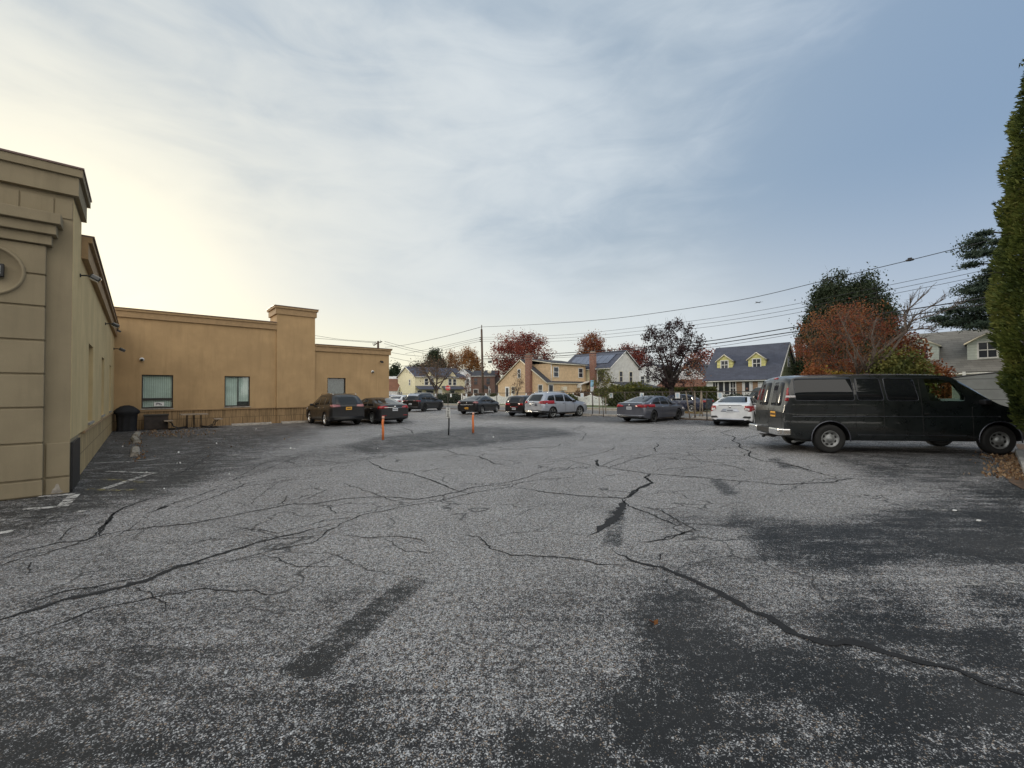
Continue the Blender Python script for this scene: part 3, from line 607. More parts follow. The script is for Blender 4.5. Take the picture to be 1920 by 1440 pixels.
for h_ in Aw: bwin(h_,'t',0,.28,0)
bwin(Bwn[0],'s',17,.16,1); bwin(Bwn[1],'s',17,.16,2); bwin(Bwn[2],'s',17,.16,3)
# roof caps and joints
mb=MB(); mb.box(-12,13.9,17.3,27,4.25,4.3,MT['r_dark']); mb.box(-12,-.3,0,17.3,4.40,4.45,MT['r_dark']); mb.build('roof',bld)
# small sign behind glass in first window: white card with a dark sketch
sg=thing('window_sign','white card with a small dark drawing behind the leftmost back-wall window','sign',BW(1.67,17.11,1.24),BRZ)
mb=MB(); mb.box(-.2,.2,0,.004,-.10,.10,MT['white']); mb.build('card',sg)
mb=MB()
for pts in ([(-.12,.03),(-.08,.05),(-.02,.055),(.02,.03),(.07,.02),(.10,-.01),(.09,-.05)],[(-.12,-.05),(-.10,-.01),(-.06,.01),(0,.01),(.04,-.02),(.06,-.05)],[(-.08,.04),(-.05,.0),(0,.03),(.03,0)]):
    mb.tube([(x,-.004,z) for x,z in pts],.012,MT['p_navy'],5)
mb.build('drawing',sg)
# flood lights, cameras
def flood(lbl,loc,rz,sc_=1,grp='flood lights on the building walls'):
    o=thing('flood_light',lbl,'flood light',loc,rz,grp)
    mb=MB(); mb.lathe([(0,0),(.06,0),(.06,.03),(0,.03)],MT['black'],14,Matrix.Rotation(R(90),4,'Y')); mb.tube([(.02,0,0),(.16,0,.02),(.24,0,.0)],.022,MT['black'],8); mb.build('arm',o)
    mb=MB(); M=Matrix.Translation((.36,0,-.03))@Matrix.Rotation(R(28),4,'Y'); mb.box(-.14,.14,-.13,.13,-.085,.07,MT['p_van'],M,.04); mb.build('housing',o)
    mb=MB(); mb.box(-.11,.11,-.10,.10,-.095,-.085,MT['l_clear'],M); mb.build('lens',o)
    o.scale=(sc_,)*3; return o
flood('large dark flood light on an arm high on the side wall, nearest the grey corner',BW(.0,1.2,H(152,516,8.35)),BRZ,.62)
def ptA(px,s,py): p=BW(0,s); return BW(0,s,H(px,py,p.y))
flood('thin dark flood light under the side-wall cornice, middle of the three on that wall',ptA(200,9.6,607),BRZ,.75)
flood('small dark flood light on the side wall by the inside corner, the lower one',ptA(214,16.2,654),BRZ,.85)
flood('small dark flood light tucked just under the cornice at the inside corner',ptA(213,15.6,619),BRZ,.55)
def onB(px,py):
    d=ray(px,py); n=ba; P0=BW(0,17); t=(P0-Vector((0,0,CH))).dot(n)/d.dot(n); return Vector((0,0,CH))+d*t
flood('dark twin flood light near the top right corner of the low back wall',onB(713,678)-ba*.01,BRZ-R(90),.7)
def dome(lbl,px,py):
    p=onB(px,py)-ba*.005; o=thing('security_camera',lbl,'security camera',p,BRZ-R(90),'white dome cameras on the back wall')
    mb=MB(); mb.lathe([(0,0),(.09,0),(.095,.04),(.085,.09),(0,.10)],MT['white'],18,Matrix.Rotation(R(90),4,'Y')); mb.build('base',o)
    mb=MB(); mb.lathe([(.065,0),(.06,.04),(.035,.065),(0,.075)],MT['glass'],16,Matrix.Translation((.08,0,-.02))@Matrix.Rotation(R(110),4,'Y')); mb.build('lens',o)
dome('white dome camera on the back wall above the window with the card',266,674); dome('white dome camera on the low right part of the back wall',698,697)
o=thing('wall_light','black framed lit wall lamp in the round medallion of the grey corner','wall lamp',BW(-.93,-.16,3.745),BRZ)
mb=MB(); mb.box(-.17,.17,-.05,.02,-.105,.105,MT['black'],None,.01); mb.build('frame',o); mb=MB(); mb.box(-.13,.13,-.056,-.05,-.075,.075,MT['lit']); mb.build('lens',o)
# paint splash
mb=MB(); q=[(0,0),(.04,.10),(.10,.16),(.13,.24),(.19,.25),(.22,.17),(.25,.08),(.33,.01),(.2,-.02)]
mb.prism([(-.22+x*.45,-.0365,.02+z*.62) for x,z in q],(0,-.0015,0),MT['concrete']); mb.build('white_paint_splash',bld)
# wheel stops
def stop(lbl,loc,rz,L_=1.8,grp='concrete wheel stops',rng=None):
    mb=MB(); n=9; vs=[]; rg=random.Random(hash(lbl)%999)
    prof=[(-.10,0),(-.095,.06),(-.06,.125),(.06,.125),(.095,.06),(.10,0)]
    for i in range(n+1):
        for (y,z) in prof: vs.append((-L_/2+L_*i/n,y+rg.uniform(-.008,.008),max(0,z+rg.uniform(-.012,.008)) if z else 0))
    fs=[(i*6+j,i*6+j+1,(i+1)*6+j+1,(i+1)*6+j) for i in range(n) for j in range(5)]+[tuple(range(5,-1,-1)),tuple(range(n*6,n*6+6))]
    mb.add(vs,fs,MT['oldconc' if 'broken' in lbl else 'concrete']); o=mb.build('wheel_stop',None,loc,rz); tag(o,lbl,'wheel stop',grp); return o
BA=math.atan2(ba.y,ba.x)
p0=G(253,857); p1=G(247,812)
for i,(px,py,l,lb) in enumerate(((253,856,1.75,'broken grey wheel stop, nearest of the row beside the side wall'),(254,831,1.7,'broken grey wheel stop, second in the row beside the side wall'),(256,820,1.6,'broken grey wheel stop, third in the row beside the side wall'))):
    p=G(px,py); stop(lb,p+ba*l/2,BA+R((0,3,-3)[i]),l)
SB=BRZ
stop('pale wheel stop against the back wall between the second window and the tower',BW(5.6,16.3)+Vector((0,0,0)),SB,1.9); stop('pale wheel stop against the back wall just left of the black SUV',BW(7.9,16.2),SB,1.7)
stop('concrete wheel stop under the first staked sapling by the fence',G(1133,780),SRZ,2.0); stop('concrete wheel stop under the second staked sapling by the fence',G(1328,785),SRZ,2.0)
stop('concrete wheel stop in front of the silver SUV',G(1088,780)+fn*.2,SRZ,1.6)
# picnic table
o=thing('picnic_table','weathered square picnic table with two attached benches by the back wall','picnic table',BW(3.0,15.9),BRZ)
mb=MB()
for i in range(5): mb.box(-.55,.55,-.55+.222*i,-.55+.222*i+.205,.70,.74,MT['woodtop'])
mb.build('tabletop',o)
mb=MB()
for sx_ in(-1,1):
    for sy in (-1,1): mb.tube([(sx_*.28,sy*.3,.70),(sx_*.28,sy*.3,.03)],.015,MT['black'],8)
    mb.tube([(0,sx_*.28,.70),(0,sx_*.1,.03)],.015,MT['black'],8)
mb.build('legs',o)
for s_ in (-1,1):
    mb=MB(); 
    for i in range(2): mb.box(s_*1.0-.17+.17*i,s_*1.0-.01+.17*i,-.5,.5,.42,.455,MT['woodtop'])
    mb.build('bench_seat',o)
    mb=MB()
    for y in (-.3,.3): mb.tube([(s_*.28,y,.10),(s_*.60,y,.06),(s_*.82,y,.16),(s_*.86,y,.30),(s_*1.0,y,.42)],.022,MT['black'],8); mb.tube([(s_*.28,y,.10),(s_*.6,y,.02),(s_*1.0,y,.03)],.02,MT['black'],8)
    mb.build('bench_frame',o)
# covered grill
o=thing('grill','grill under a black fabric cover in the inside corner of the building','grill',BW(.48,16.3),BRZ)
mb=MB(); rg=random.Random(3); rings=[]; n=28
for z,r,f in ((0,.34,.05),(.2,.33,.05),(.5,.34,.04),(.78,.36,.03),(.88,.46,.02),(.96,.45,.015),(1.07,.36,.01),(1.17,.24,.01),(1.22,.10,.0)):
    for j in range(n):
        a=2*math.pi*j/n; sq=1/max(abs(math.cos(a)),abs(math.sin(a)))**.55
        rings.append(((r*sq+f*math.sin(j*3.1+z*2))*math.cos(a)*1.0,(r*sq*.7+f*math.sin(j*2.3))*math.sin(a),z+rg.uniform(-.01,.01)))
fs=[(i*n+j,i*n+(j+1)%n,(i+1)*n+(j+1)%n,(i+1)*n+j) for i in range(8) for j in range(n)]+[tuple(range(8*n,9*n))]
mb.add(rings,fs,MT['darkcloth'],True); mb.build('cover',o)
o=thing('storage_box','low dark brown storage box beside the covered grill','storage box',BW(1.55,16.55),BRZ)
mb=MB(); mb.box(-.45,.45,-.28,.28,.02,.68,simple('box_dark',(.03,.022,.018),.7,var=.3),None,.015); mb.build('body',o); mb=MB(); mb.box(-.48,.48,-.31,.30,.68,.75,MT['frame'],None,.015); mb.build('lid',o)
# bollards
def bollard(lbl,px,py):
    o=thing('bollard',lbl,'bollard',G(px,py),0,'orange bollards around the worn island'); mb=MB(); mb.tube([(0,0,0),(.005,0,.35),(-.008,0,.62),(.01,0,.76)],.045,MT['orange'],12); mb.build('post',o)
    mb=MB(); mb.tube([(.01,0,.76),(.012,0,.86)],.047,simple('faded_tape',(.70,.38,.28),.6),12); mb.build('top_band',o)
bollard('thin orange bollard nearer to the black SUV',718,824.5); bollard('thin orange bollard right of the small white sign',887,811.5)
o=thing('parking_sign','small worn white sign with black lettering on a short leaning black post','sign',G(841,816),R(-50)); bpy.context.view_layer.update()
Z17=G(841,816).y
mb=MB(); mb.tube([(0,0,0),(.03,0,.35),(.045,0,.95),(.06,0,1.14)],.03,MT['black'],8); mb.build('post',o)
mb=MB(); mb.box(-.10,.20,-.045,-.038,.70,1.12,MT['white'],None,.003); mb.build('panel',o)
mb=MB()
mb.tube([(.03,-.05,1.07),(.10,-.05,1.09),(.12,-.05,1.05),(.05,-.05,1.02)],.009,MT['black'],5)
for i,(a,b_) in enumerate(((-.04,.14),(-.02,.12),(-.04,.14),(-.01,.11))): mb.box(a,b_,-.049,-.046,.945-.055*i,.965-.055*i,MT['black'])
mb.tube([(-.05,-.05,.755),(.0,-.05,.775),(.03,-.05,.75),(.15,-.05,.745)],.012,MT['black'],5); mb.build('lettering',o)
# ---------------- vehicles ----------------
def lin(knots,x):
    xs=[k[0] for k in knots]; zs=[k[1] for k in knots]; return float(np.interp(x,xs,zs))
def chaik(k,it=2):
    for _ in range(it):
        o=[k[0]]
        for a,b_ in zip(k[:-1],k[1:]): o+= [(a[0]*.78+b_[0]*.22,a[1]*.78+b_[1]*.22),(a[0]*.22+b_[0]*.78,a[1]*.22+b_[1]*.78)]
        o.append(k[-1]); k=o
    return k
def roundpoly(p,r):
    out=[]; n=len(p)
    for i in range(n):
        a=Vector(p[i-1]); b_=Vector(p[i]); c=Vector(p[(i+1)%n]); da=(a-b_); dc=(c-b_); q=min(r,da.length*.45,dc.length*.45)
        s=b_+da.normalized()*q; e=b_+dc.normalized()*q
        for t in (0,.33,.67,1): out.append(tuple(s*(1-t)**2+b_*2*t*(1-t)+e*t*t))
    return out
def patch(src,view,poly,off,nmin=.2):
    bm=bmesh.new(); bm.from_mesh(src)
    ax={'R':((0,-1,0),0),'L':((0,1,0),0),'B':((-1,0,0),1),'F':((1,0,0),1),'T':((0,0,1),2)}[view]; d=Vector(ax[0])
    bm.normal_update(); bmesh.ops.delete(bm,geom=[f for f in bm.faces if f.normal.dot(d)<nmin],context='FACES')
    def to3(p): return Vector((p[0],0,p[1])) if ax[1]==0 else (Vector((0,p[0],p[1])) if ax[1]==1 else Vector((p[0],p[1],0)))
    P=[to3(p) for p in poly]; cen=sum(P,Vector())/len(P)
    for i in range(len(P)):
        a,b_=P[i],P[(i+1)%len(P)]; e=b_-a
        if e.length<1e-5: continue
        nn=e.cross(d).normalized()
        if (cen-a).dot(nn)>0: nn=-nn
        bmesh.ops.bisect_plane(bm,geom=list(bm.verts)+list(bm.edges)+list(bm.faces),plane_co=a,plane_no=nn,clear_outer=True,dist=1e-5)
    bm.normal_update()
    ns={v:v.normal.copy() for v in bm.verts}
    for v in bm.verts: v.co+=ns[v]*off
    bd=[e for e in bm.edges if e.is_boundary]   # short skirt so the piece has an edge
    if bd:
        r=bmesh.ops.extrude_edge_only(bm,edges=bd)
        for v in r['geom']:
            if isinstance(v,bmesh.types.BMVert):
                nb=[x.other_vert(v) for x in v.link_edges if x.other_vert(v) in ns]
                if nb: v.co-=ns[nb[0]]*(off+.004)
    for f in bm.faces: f.smooth=True
    me=bpy.data.meshes.new('patch'); bm.to_mesh(me); bm.free(); return me
def pobj(name,me,mat,parent):
    me.name=name; me.materials.clear(); me.materials.append(mat); o=bpy.data.objects.new(name,me); sc.collection.objects.link(o); o.parent=parent; return o
def carmesh(sp):
    top=chaik(sp['top'],2); belt=sp['belt']; W=sp['W']/2; x0,x1=sp['top'][0][0],sp['top'][-1][0]; gz=sp.get('gc',.19)
    xs=set(np.linspace(x0,x1,46).tolist())
    for d in (0,.02,.05,.10,.18,.30): xs|={x0+d,x1-d}
    for k in top: xs.add(k[0])
    xs=sorted(xs); xs=[x for i,x in enumerate(xs) if i==0 or x-xs[i-1]>.004]
    rf=sp.get('rr',1.0)
    def wf(x):
        a=x-x0; b_=x1-x
        f=1-.13*rf*max(0,1-a/.30)**2.2-.17*max(0,1-b_/.55)**2.2
        return f*W
    rings=[]
    lean=sp.get('lean',.42)
    for x in xs:
        zt=lin(top,x); w_=wf(x); bt=min(lin(belt,x),zt-.035); hc=zt-bt
        e=max(0,1-min(x-x0,x1-x)/.5); zb=gz+.12*e**1.5
        ws=w_*sp.get('sh',.93); hl=bt-zb
        half=[(0,zb),(.80*w_,zb),(.95*w_,zb+.03),(.995*w_,zb+.15*hl+.03),(w_,zb+.45*hl),(w_*.99,zb+.72*hl),(w_*.97,bt-.07),(ws,bt)]
        t1=ws-lean*.5*hc; t2=ws-lean*.9*hc
        cv=sp.get('crown',.03)*min(1,hc*2+.5)
        half+=[(t1,bt+.5*hc),(t2,bt+.86*hc),(t2-.055,zt-.012),(t2*.5,zt+cv*.7),(0,zt+cv)]
        rings.append([(x,-y,z) for y,z in half]+[(x,y,z) for y,z in half[-2:0:-1]])
    n=len(rings[0]); v=[p for r in rings for p in r]
    f=[(i*n+j,i*n+(j+1)%n,(i+1)*n+(j+1)%n,(i+1)*n+j) for i in range(len(rings)-1) for j in range(n)]
    h=n//2
    def cap(o,flip):
        q=[]
        for j in range(h):
            a,b_,c,d=o+j,o+j+1,o+(n-j-1)%n,o+(n-j)%n
            q.append((a,b_,c,d) if j not in (0,h-1) else ((a,b_,c) if j==0 else (a,b_,c)))
        return q
    f+=cap(0,0)+cap((len(rings)-1)*n,1)
    f=[tuple(dict.fromkeys(t)) for t in f]; f=[t for t in f if len(t)>2]
    me=bpy.data.meshes.new('body'); me.from_pydata(v,[],f); bm=bmesh.new(); bm.from_mesh(me); bmesh.ops.remove_doubles(bm,verts=list(bm.verts),dist=1e-5); bmesh.ops.recalc_face_normals(bm,faces=list(bm.faces))
    for q in bm.faces: q.smooth=abs(q.normal.x)<.98
    for e in bm.edges:
        if len(e.link_faces)==2 and e.calc_face_angle(0)>R(50): e.smooth=False
    bm.to_mesh(me); bm.free(); return me
def wheel_mesh(r,wd,style,rimmat,rr_=.66):
    t=MB(); M=Matrix.Rotation(R(90),4,'X')   # axis along y, outer face toward -y
    w2=wd/2; prof=[(r*rr_,-w2*.8),(r*.80,-w2*.98),(r*.93,-w2*.95),(r*.985,-w2*.75),(r,-w2*.45),(r,w2*.45),(r*.985,w2*.75),(r*.93,w2*.95),(r*.8,w2),(r*rr_,w2*.8)]
    t.lathe(prof,MT['tyre'],28,M)
    q=MB(); R_=r*rr_; 
    q.lathe([(R_*1.03,w2*.86),(R_*.99,w2*.90),(R_*.93,w2*.80),(R_*.90,w2*.2)],rimmat,28,M)
    if style=='steel':
        q.lathe([(R_*.93,w2*.80),(R_*.80,w2*.42),(R_*.52,w2*.62),(R_*.38,w2*.66),(R_*.34,w2*.95),(R_*.22,w2*1.05),(0,w2*1.08)],rimmat,32,M)
        for k in range(8):
            a=2*math.pi*k/8+.2; c=R_*.70; MM=M@Matrix.Rotation(a,4,'Z')@Matrix.Translation((c,0,w2*.56)); q.lathe([(0,.006),(R_*.11,.004),(R_*.12,-.02)],MT['black'],12,MM@Matrix.Scale(1.5,4,(0,1,0)),False)
    else:
        q.lathe([(R_*.90,w2*.2),(0,w2*.15)],MT['black'],28,M); q.lathe([(R_*.2,w2*.6),(R_*.19,w2*.72),(0,w2*.74)],rimmat,16,M)
        ns={'five':5,'ten':10,'dark':5,'six':6}[style]
        for k in range(ns):
            a=2*math.pi*k/ns; MM=M@Matrix.Rotation(a,4,'Z'); hw=R_*(.15 if ns<8 else .06)
            q.add([MM@Vector(p) for p in ((R_*.12,-hw*.8,w2*.66),(R_*.96,-hw*.65,w2*.80),(R_*.96,hw*.65,w2*.80),(R_*.12,hw*.8,w2*.66),(R_*.12,-hw*.8,w2*.3),(R_*.96,-hw*.6,w2*.45),(R_*.96,hw*.6,w2*.45),(R_*.12,hw*.8,w2*.3))],[(0,1,2,3),(0,1,5,4),(3,2,6,7),(1,2,6,5)],rimmat)
    return t,q
def add_wheels(root,sp,rim):
    r=sp['r']; tw=sp['W']/2-.125; wb=sp['wb']/2
    t,q=wheel_mesh(r,.235,sp.get('rim','five'),rim,sp.get('rimr',.68)); t0=None
    for sx_ in (-wb,wb):
        for sy in (-1,1):
            if t0 is None: a=t.build('wheel',root); b_=q.build('rim',a); t0=(a,b_)
            else:
                a=t0[0].copy(); sc.collection.objects.link(a); a.parent=root; b_=t0[1].copy(); sc.collection.objects.link(b_); b_.parent=a
            a.location=(sx_,sy*tw,r); a.rotation_euler=(0,random.uniform(0,1),0) if sy<0 else (0,0,math.pi)
def cyl_cut(x,r,y0,y1,z):
    c=MB(); n=36; vs=[]
    for y in (y0,y1):
        for j in range(n):
            a=2*math.pi*j/n; vs.append((x+r*math.cos(a),y,z+r*math.sin(a)))
    c.add(vs,[tuple(range(n)),tuple(range(2*n-1,n-1,-1))]+[(j,(j+1)%n,n+(j+1)%n,n+j) for j in range(n)],MT['black']); return c.build('cut')
def make_car(name,label,cat,loc,hd,sp,group='cars parked in the lot'):
    root=thing(name,label,cat,loc,hd,group); me=carmesh(sp); P=MT[sp['paint']]
    body=bpy.data.objects.new('body',me.copy()); body.data.materials.append(P); body.data.materials.append(MT['black']); sc.collection.objects.link(body)
    cuts=[]; W=sp['W']/2; wb=sp['wb']/2; r=sp['r']; ar=r*sp.get('arch',1.14)
    for sx_ in (-wb,wb):
        for s_ in (-1,1): cuts.append(cyl_cut(sx_,ar,s_*(W-.32),s_*(W+.3),r*1.02))
    for c in sp.get('cuts',[]): cuts.append(c)
    boolean(body,cuts); body.parent=root
    d=body.data
    for p in d.polygons:
        c=p.center; inarch=any(abs(math.hypot(c.x-a,c.z-r*1.02)-ar)<.03 and abs(c.y)>W-.34 and abs(p.normal.y)<.5 for a in (-wb,wb)) or (abs(abs(c.y)-(W-.32))<.02 and abs(p.normal.y)>.9 and c.z<r*2.3)
        p.material_index=1 if (inarch or (p.normal.z<-.7 and c.z<.5)) else (1 if sp.get('cuts') and abs(c.y)<.86 and -.05<c.x<1.8 and .98<c.z<1.97 and p.normal.z<.999 and (abs(c.x)<.02 or abs(c.x-1.765)<.03 or abs(abs(c.y)-.80)<.01 or c.z<1.06 or (c.z>1.87 and p.normal.z<-.5)) else 0)
        if inarch: p.use_smooth=False
    for (nm,view,poly,mat,off,*rest) in sp['patches']:
        rad=rest[0] if rest else .03; nmin=rest[1] if len(rest)>1 else .2
        for vw in (('R','L') if view=='S' else ((view,'mir') if view=='BM' else (view,))):
            pl=poly
            if view=='BM': pl=poly if vw=='BM' else [(-a,b_) for a,b_ in poly]; v_='B'
            elif view=='F': v_='F'
            else: v_=vw
            m_=patch(me,v_,roundpoly(pl,rad) if rad else pl,off,nmin)
            if len(m_.polygons): pobj(nm,m_,MT[mat],root)
    # plate
    if sp.get('plate'):
        px_,pz,pm_,pw=sp['plate']; mb=MB(); mb.box(px_-.012,px_+.005,-pw/2,pw/2,pz-.075,pz+.075,MT[pm_],None,.004)
        pl=mb.build('licence_plate',root); mb=MB(); rg=random.Random(int(px_*1000)+7)
        for i in range(7): mb.box(px_-.016,px_-.0125,pw/2-.035-.036*i-.022,pw/2-.035-.036*i,pz-.03,pz+.035,MT['p_navy'])
        mb.build('plate_lettering',pl)
    add_wheels(root,sp,MT[sp.get('rimmat','steel')])
    # mirrors
    mx,mz=sp['mirror']
    for s_ in (-1,1):
        mb=MB(); mb.box(mx-.07,mx+.09,s_*(W*.93),s_*(W*.93+.20),mz,mz+.13,P if sp.get('mirp',True) else MT['black'],None,.035); mb.build('mirror',root)
    # handles
    for hx,hz in sp.get('handles',[]):
        for s_ in (-1,1):
            mb=MB(); mb.box(hx-.09,hx+.09,s_*(W*.965),s_*(W*1.0+.012),hz-.014,hz+.014,MT[sp.get('handm','chrome')],None,.01); mb.build('door_handle',root)
    for f_ in sp.get('extra',[]): f_(root,sp)
    return root
def rails(root,sp):
    x0,x1,y,z=sp['rails']
    for s_ in (-1,1):
        mb=MB(); mb.tube([(x0,s_*y,z-.05),(x0+.12,s_*y,z),(x1-.15,s_*y,z+.005),(x1,s_*y,z-.06)],.017,MT[sp.get('railm','chrome')],8); mb.build('roof_rail',root)
def fin(root,sp):
    x,z=sp['fin']; mb=MB(); mb.prism([(x-.09,-.012,z),(x+.09,-.012,z),(x-.06,-.012,z+.075)],(0,.024,0),MT[sp['paint']]); mb.build('antenna',root)
def emblem(root,sp):
    x,z=sp['emb']; mb=MB(); mb.lathe([(.0,0),(.045,0),(.055,.006),(.04,.012),(0,.012)],MT['chrome'],18,Matrix.Translation((x,0,z))@Matrix.Rotation(R(-90),4,'Y')); mb.build('emblem',root)
def seams(xs,z0,z1,w=.012): return [('door_seam','S',[(x-w/2,z0),(x+w/2,z0),(x+w/2,z1),(x-w/2,z1)],'black',.0015,0) for x in xs]
def sedan(paint_,L_=4.85,**k):
    h=L_/2
    sp=dict(W=1.83,wb=2.8,r=.335,paint=paint_,rim='five',
      top=[(-h,.97),(-h+.04,1.05),(-h+.25,1.10),(-h+.62,1.12),(-1.05,1.34),(-.55,1.435),(.1,1.445),(.55,1.37),(1.20,1.03),(1.45,.97),(h-.35,.84),(h-.08,.70),(h,.56)],
      belt=[(-h,.98),(-1.2,.99),(0,.94),(1.3,.92),(h,.8)],lean=.40,mirror=(.72,.93),handles=[(-.42,.84),(-1.35+.15,.87)])
    sp['patches']=[('side_window','S',[(-1.52,1.03),(-1.32,1.00),(-.62,.985),(-.55,1.36),(-.80,1.36),(-1.20,1.25)],'glass',.004,.03),
      ('side_window','S',[(-.53,.985),(.30,.965),(.38,.97),(.26,1.355),(-.47,1.37)],'glass',.004,.03) if 0 else ('side_window','S',[(-.53,.985),(.36,.965),(.18,1.345),(-.02,1.375),(-.47,1.37)],'glass',.004,.03),
      ('side_window','S',[(.42,.965),(.86,.955),(.62,1.17),(.30,1.32),(.26,1.32)],'glass',.004,.03),
      ('rear_window','B',[(-.66,1.14),(.66,1.14),(.52,1.395),(-.52,1.395)],'glass',.005,.06,.05),
      ('windshield','F',[(-.70,1.05),(.70,1.05),(.53,1.38),(-.53,1.38)],'glass',.005,.06,.05),
      ('headlight','S',[(h-.62,.66),(h-.18,.62),(h-.12,.70),(h-.55,.77)],'l_clear',.005,.02),
      ('bumper_trim','B',[(-.62,.26),(.62,.26),(.58,.36),(-.58,.36)],'black',.006,.02),
      ('sill_trim','S',[(-.95,.20),(.95,.20),(.95,.245),(-.95,.245)],'black',.004,0)]+seams((-.50,.40,-1.12),.30,.93)
    sp.update(k); return sp
def suv(paint_,L_=4.65,hh=1.68,**k):
    h=L_/2
    sp=dict(W=1.86,wb=2.7,r=.36,paint=paint_,rim='five',gc=.24,rr=.8,
      top=[(-h,1.02),(-h+.05,1.13),(-h+.36,1.50),(-h+.52,hh-.07),(-h+.85,hh-.01),(-.25,hh),(.22,hh-.05),(.95,1.19),(1.15,1.10),(h-.4,1.0),(h-.1,.86),(h,.70)],
      belt=[(-h,1.06),(-1.2,1.08),(0,1.03),(1.3,1.0),(h,.9)],lean=.33,mirror=(.70,1.03),handles=[(-.35,.95),(-1.15,.98)])
    sp['patches']=[('side_window','S',[(-h+.50,1.22),(-h+.75,1.13),(-1.12,1.11),(-1.08,hh-.17),(-h+.72,hh-.22)],'glass',.004,.04),
      ('side_window','S',[(-1.05,1.11),(-.22,1.075),(-.18,hh-.14),(-1.02,hh-.16)],'glass',.004,.04),
      ('side_window','S',[(-.12,1.07),(.76,1.05),(.62,1.18),(.22,hh-.18),(-.08,hh-.14)],'glass',.004,.04),
      ('rear_window','B',[(-.66,1.13),(.66,1.13),(.56,hh-.13),(-.56,hh-.13)],'glass',.005,.08,.05),
      ('windshield','F',[(-.70,1.14),(.70,1.14),(.56,hh-.12),(-.56,hh-.12)],'glass',.005,.08,.05),
      ('headlight','S',[(h-.6,.84),(h-.2,.76),(h-.15,.86),(h-.5,.94)],'l_clear',.005,.02),
      ('bumper_trim','B',[(-.80,.30),(.80,.30),(.76,.52),(-.76,.52)],'black',.006,.03),
      ('sill_trim','S',[(-.95,.25),(.95,.25),(.95,.36),(-.95,.36)],'black',.004,0)]+seams((-1.08,-.15,.78),.38,1.0)
    sp.update(k); return sp
def pos(rear_mid,hd,wb): return Vector((rear_mid[0]+math.cos(hd)*wb/2,rear_mid[1]+math.sin(hd)*wb/2,0))
# 1 black SUV by wall
sp=suv('p_black',4.62,rimmat='chrome',plate=(-2.335,.93,'plate_y',.31),rails=(-1.75,.2,.60,1.70),fin=(-1.6,1.70),extra=[rails]); h=2.31
sp['patches']+=[('tail_light','BM',[(.42,1.02),(.86,1.0),(.90,1.10),(.82,1.14),(.44,1.12)],'l_pink',.012,.02,.03),('wheel_arch_trim','B',[(-.9,.40),(.9,.40),(.9,.52),(-.9,.52)],'black',.005,0)]
HD=BA
c=make_car('car','black compact SUV with chrome wheels and a yellow plate, parked facing the back wall','car',pos((-9.25,22.95),HD,2.7),HD,sp)
# 2 black sedan
sp=sedan('p_black',4.85,rimmat='steel',plate=(-2.45,.80,'plate_w',.31),extra=[emblem],emb=(-2.43,.96))
sp['patches']+=[('tail_light','BM',[(.40,.88),(.92,.86),(.95,1.0),(.60,1.02),(.42,.97)],'l_red',.010,.02,.03),('chrome_bar','B',[(-.62,.905),(.62,.905),(.62,.93),(-.62,.93)],'chrome',.012,0),('reflector','BM',[(.5,.46),(.75,.46),(.75,.50),(.5,.50)],'l_red',.008,.01)]
c=make_car('car','black sedan with a wide chrome bar across the boot, right of the black SUV','car',pos((-7.2,24.25),HD,2.8),HD,sp)
# 3 black crossover
sp=suv('p_black',4.7,1.66,wb=2.82,plate=(-2.365,.72,'plate_w',.31),rails=(-1.6,.3,.6,1.68),fin=(-1.5,1.67),extra=[rails,fin],rimmat='black')
sp['patches']+=[('tail_light','BM',[(.55,.98),(.92,.96),(.93,1.03),(.57,1.06)],'l_red',.010,.01,.03),('headlamp_bar','BM',[(.28,1.0),(.46,.98),(.46,1.05),(.3,1.06)],'l_pink',.008,.01,.03),('pale_roof_edge','T',[(-2.05,-.58),(-1.7,-.60),(-1.7,.60),(-2.05,.58)],'p_silver',.01,.05)]  # silver patch at the roof edge paints the glare on black paint
hd3=R(70); c=make_car('car','black crossover with pale roof glare and dark wheels beside the bare street tree','car',pos((-8.85,38.9),hd3,2.8),hd3,sp)
# 4 white sedan behind
sp=sedan('p_white',4.6,plate=(-2.33,.8,'plate_w',.31)); sp['patches']+=[('tail_light','BM',[(.45,.84),(.92,.82),(.94,.98),(.50,.96)],'l_red',.01,.02,.03)]
c=make_car('car','white sedan mostly hidden between the black sedan and the black crossover','car',Vector((-12.1,45.4,0)),R(84),sp)
# dark van and light car on the cross street
sp=suv('p_silver',4.5,1.5); c=make_car('car','pale car at the far left whose windscreen shows behind the white sedan','car',Vector((-15.6,54.5,0)),R(150),sp,'cars on the street')
sp=suv('p_black',4.9,1.78,W=1.95); c=make_car('car','dark boxy vehicle on the far street behind the black crossover','car',Vector((-12.3,54.0,0)),R(178),sp,'cars on the street')
# 5 black sedan rear/front view
sp=sedan('p_black',4.75,rimmat='steel',plate=(-2.40,.50,'plate_y',.31),fin=(-.75,1.45),emb=(-2.39,.93),extra=[fin,emblem])
sp['patches']+=[('lamp','BM',[(.50,.90),(.93,.88),(.95,1.02),(.66,1.03)],'l_pink',.010,.02,.03),('chrome_bar','B',[(-.50,.72),(.50,.72),(.58,.80),(-.58,.80)],'chrome',.012,.02)]
hd5=R(68); c=make_car('car','black sedan with broad chrome bar and yellow plate, alone left of the hatchback','car',pos((-3.2,33.9),hd5,2.8),hd5,sp)
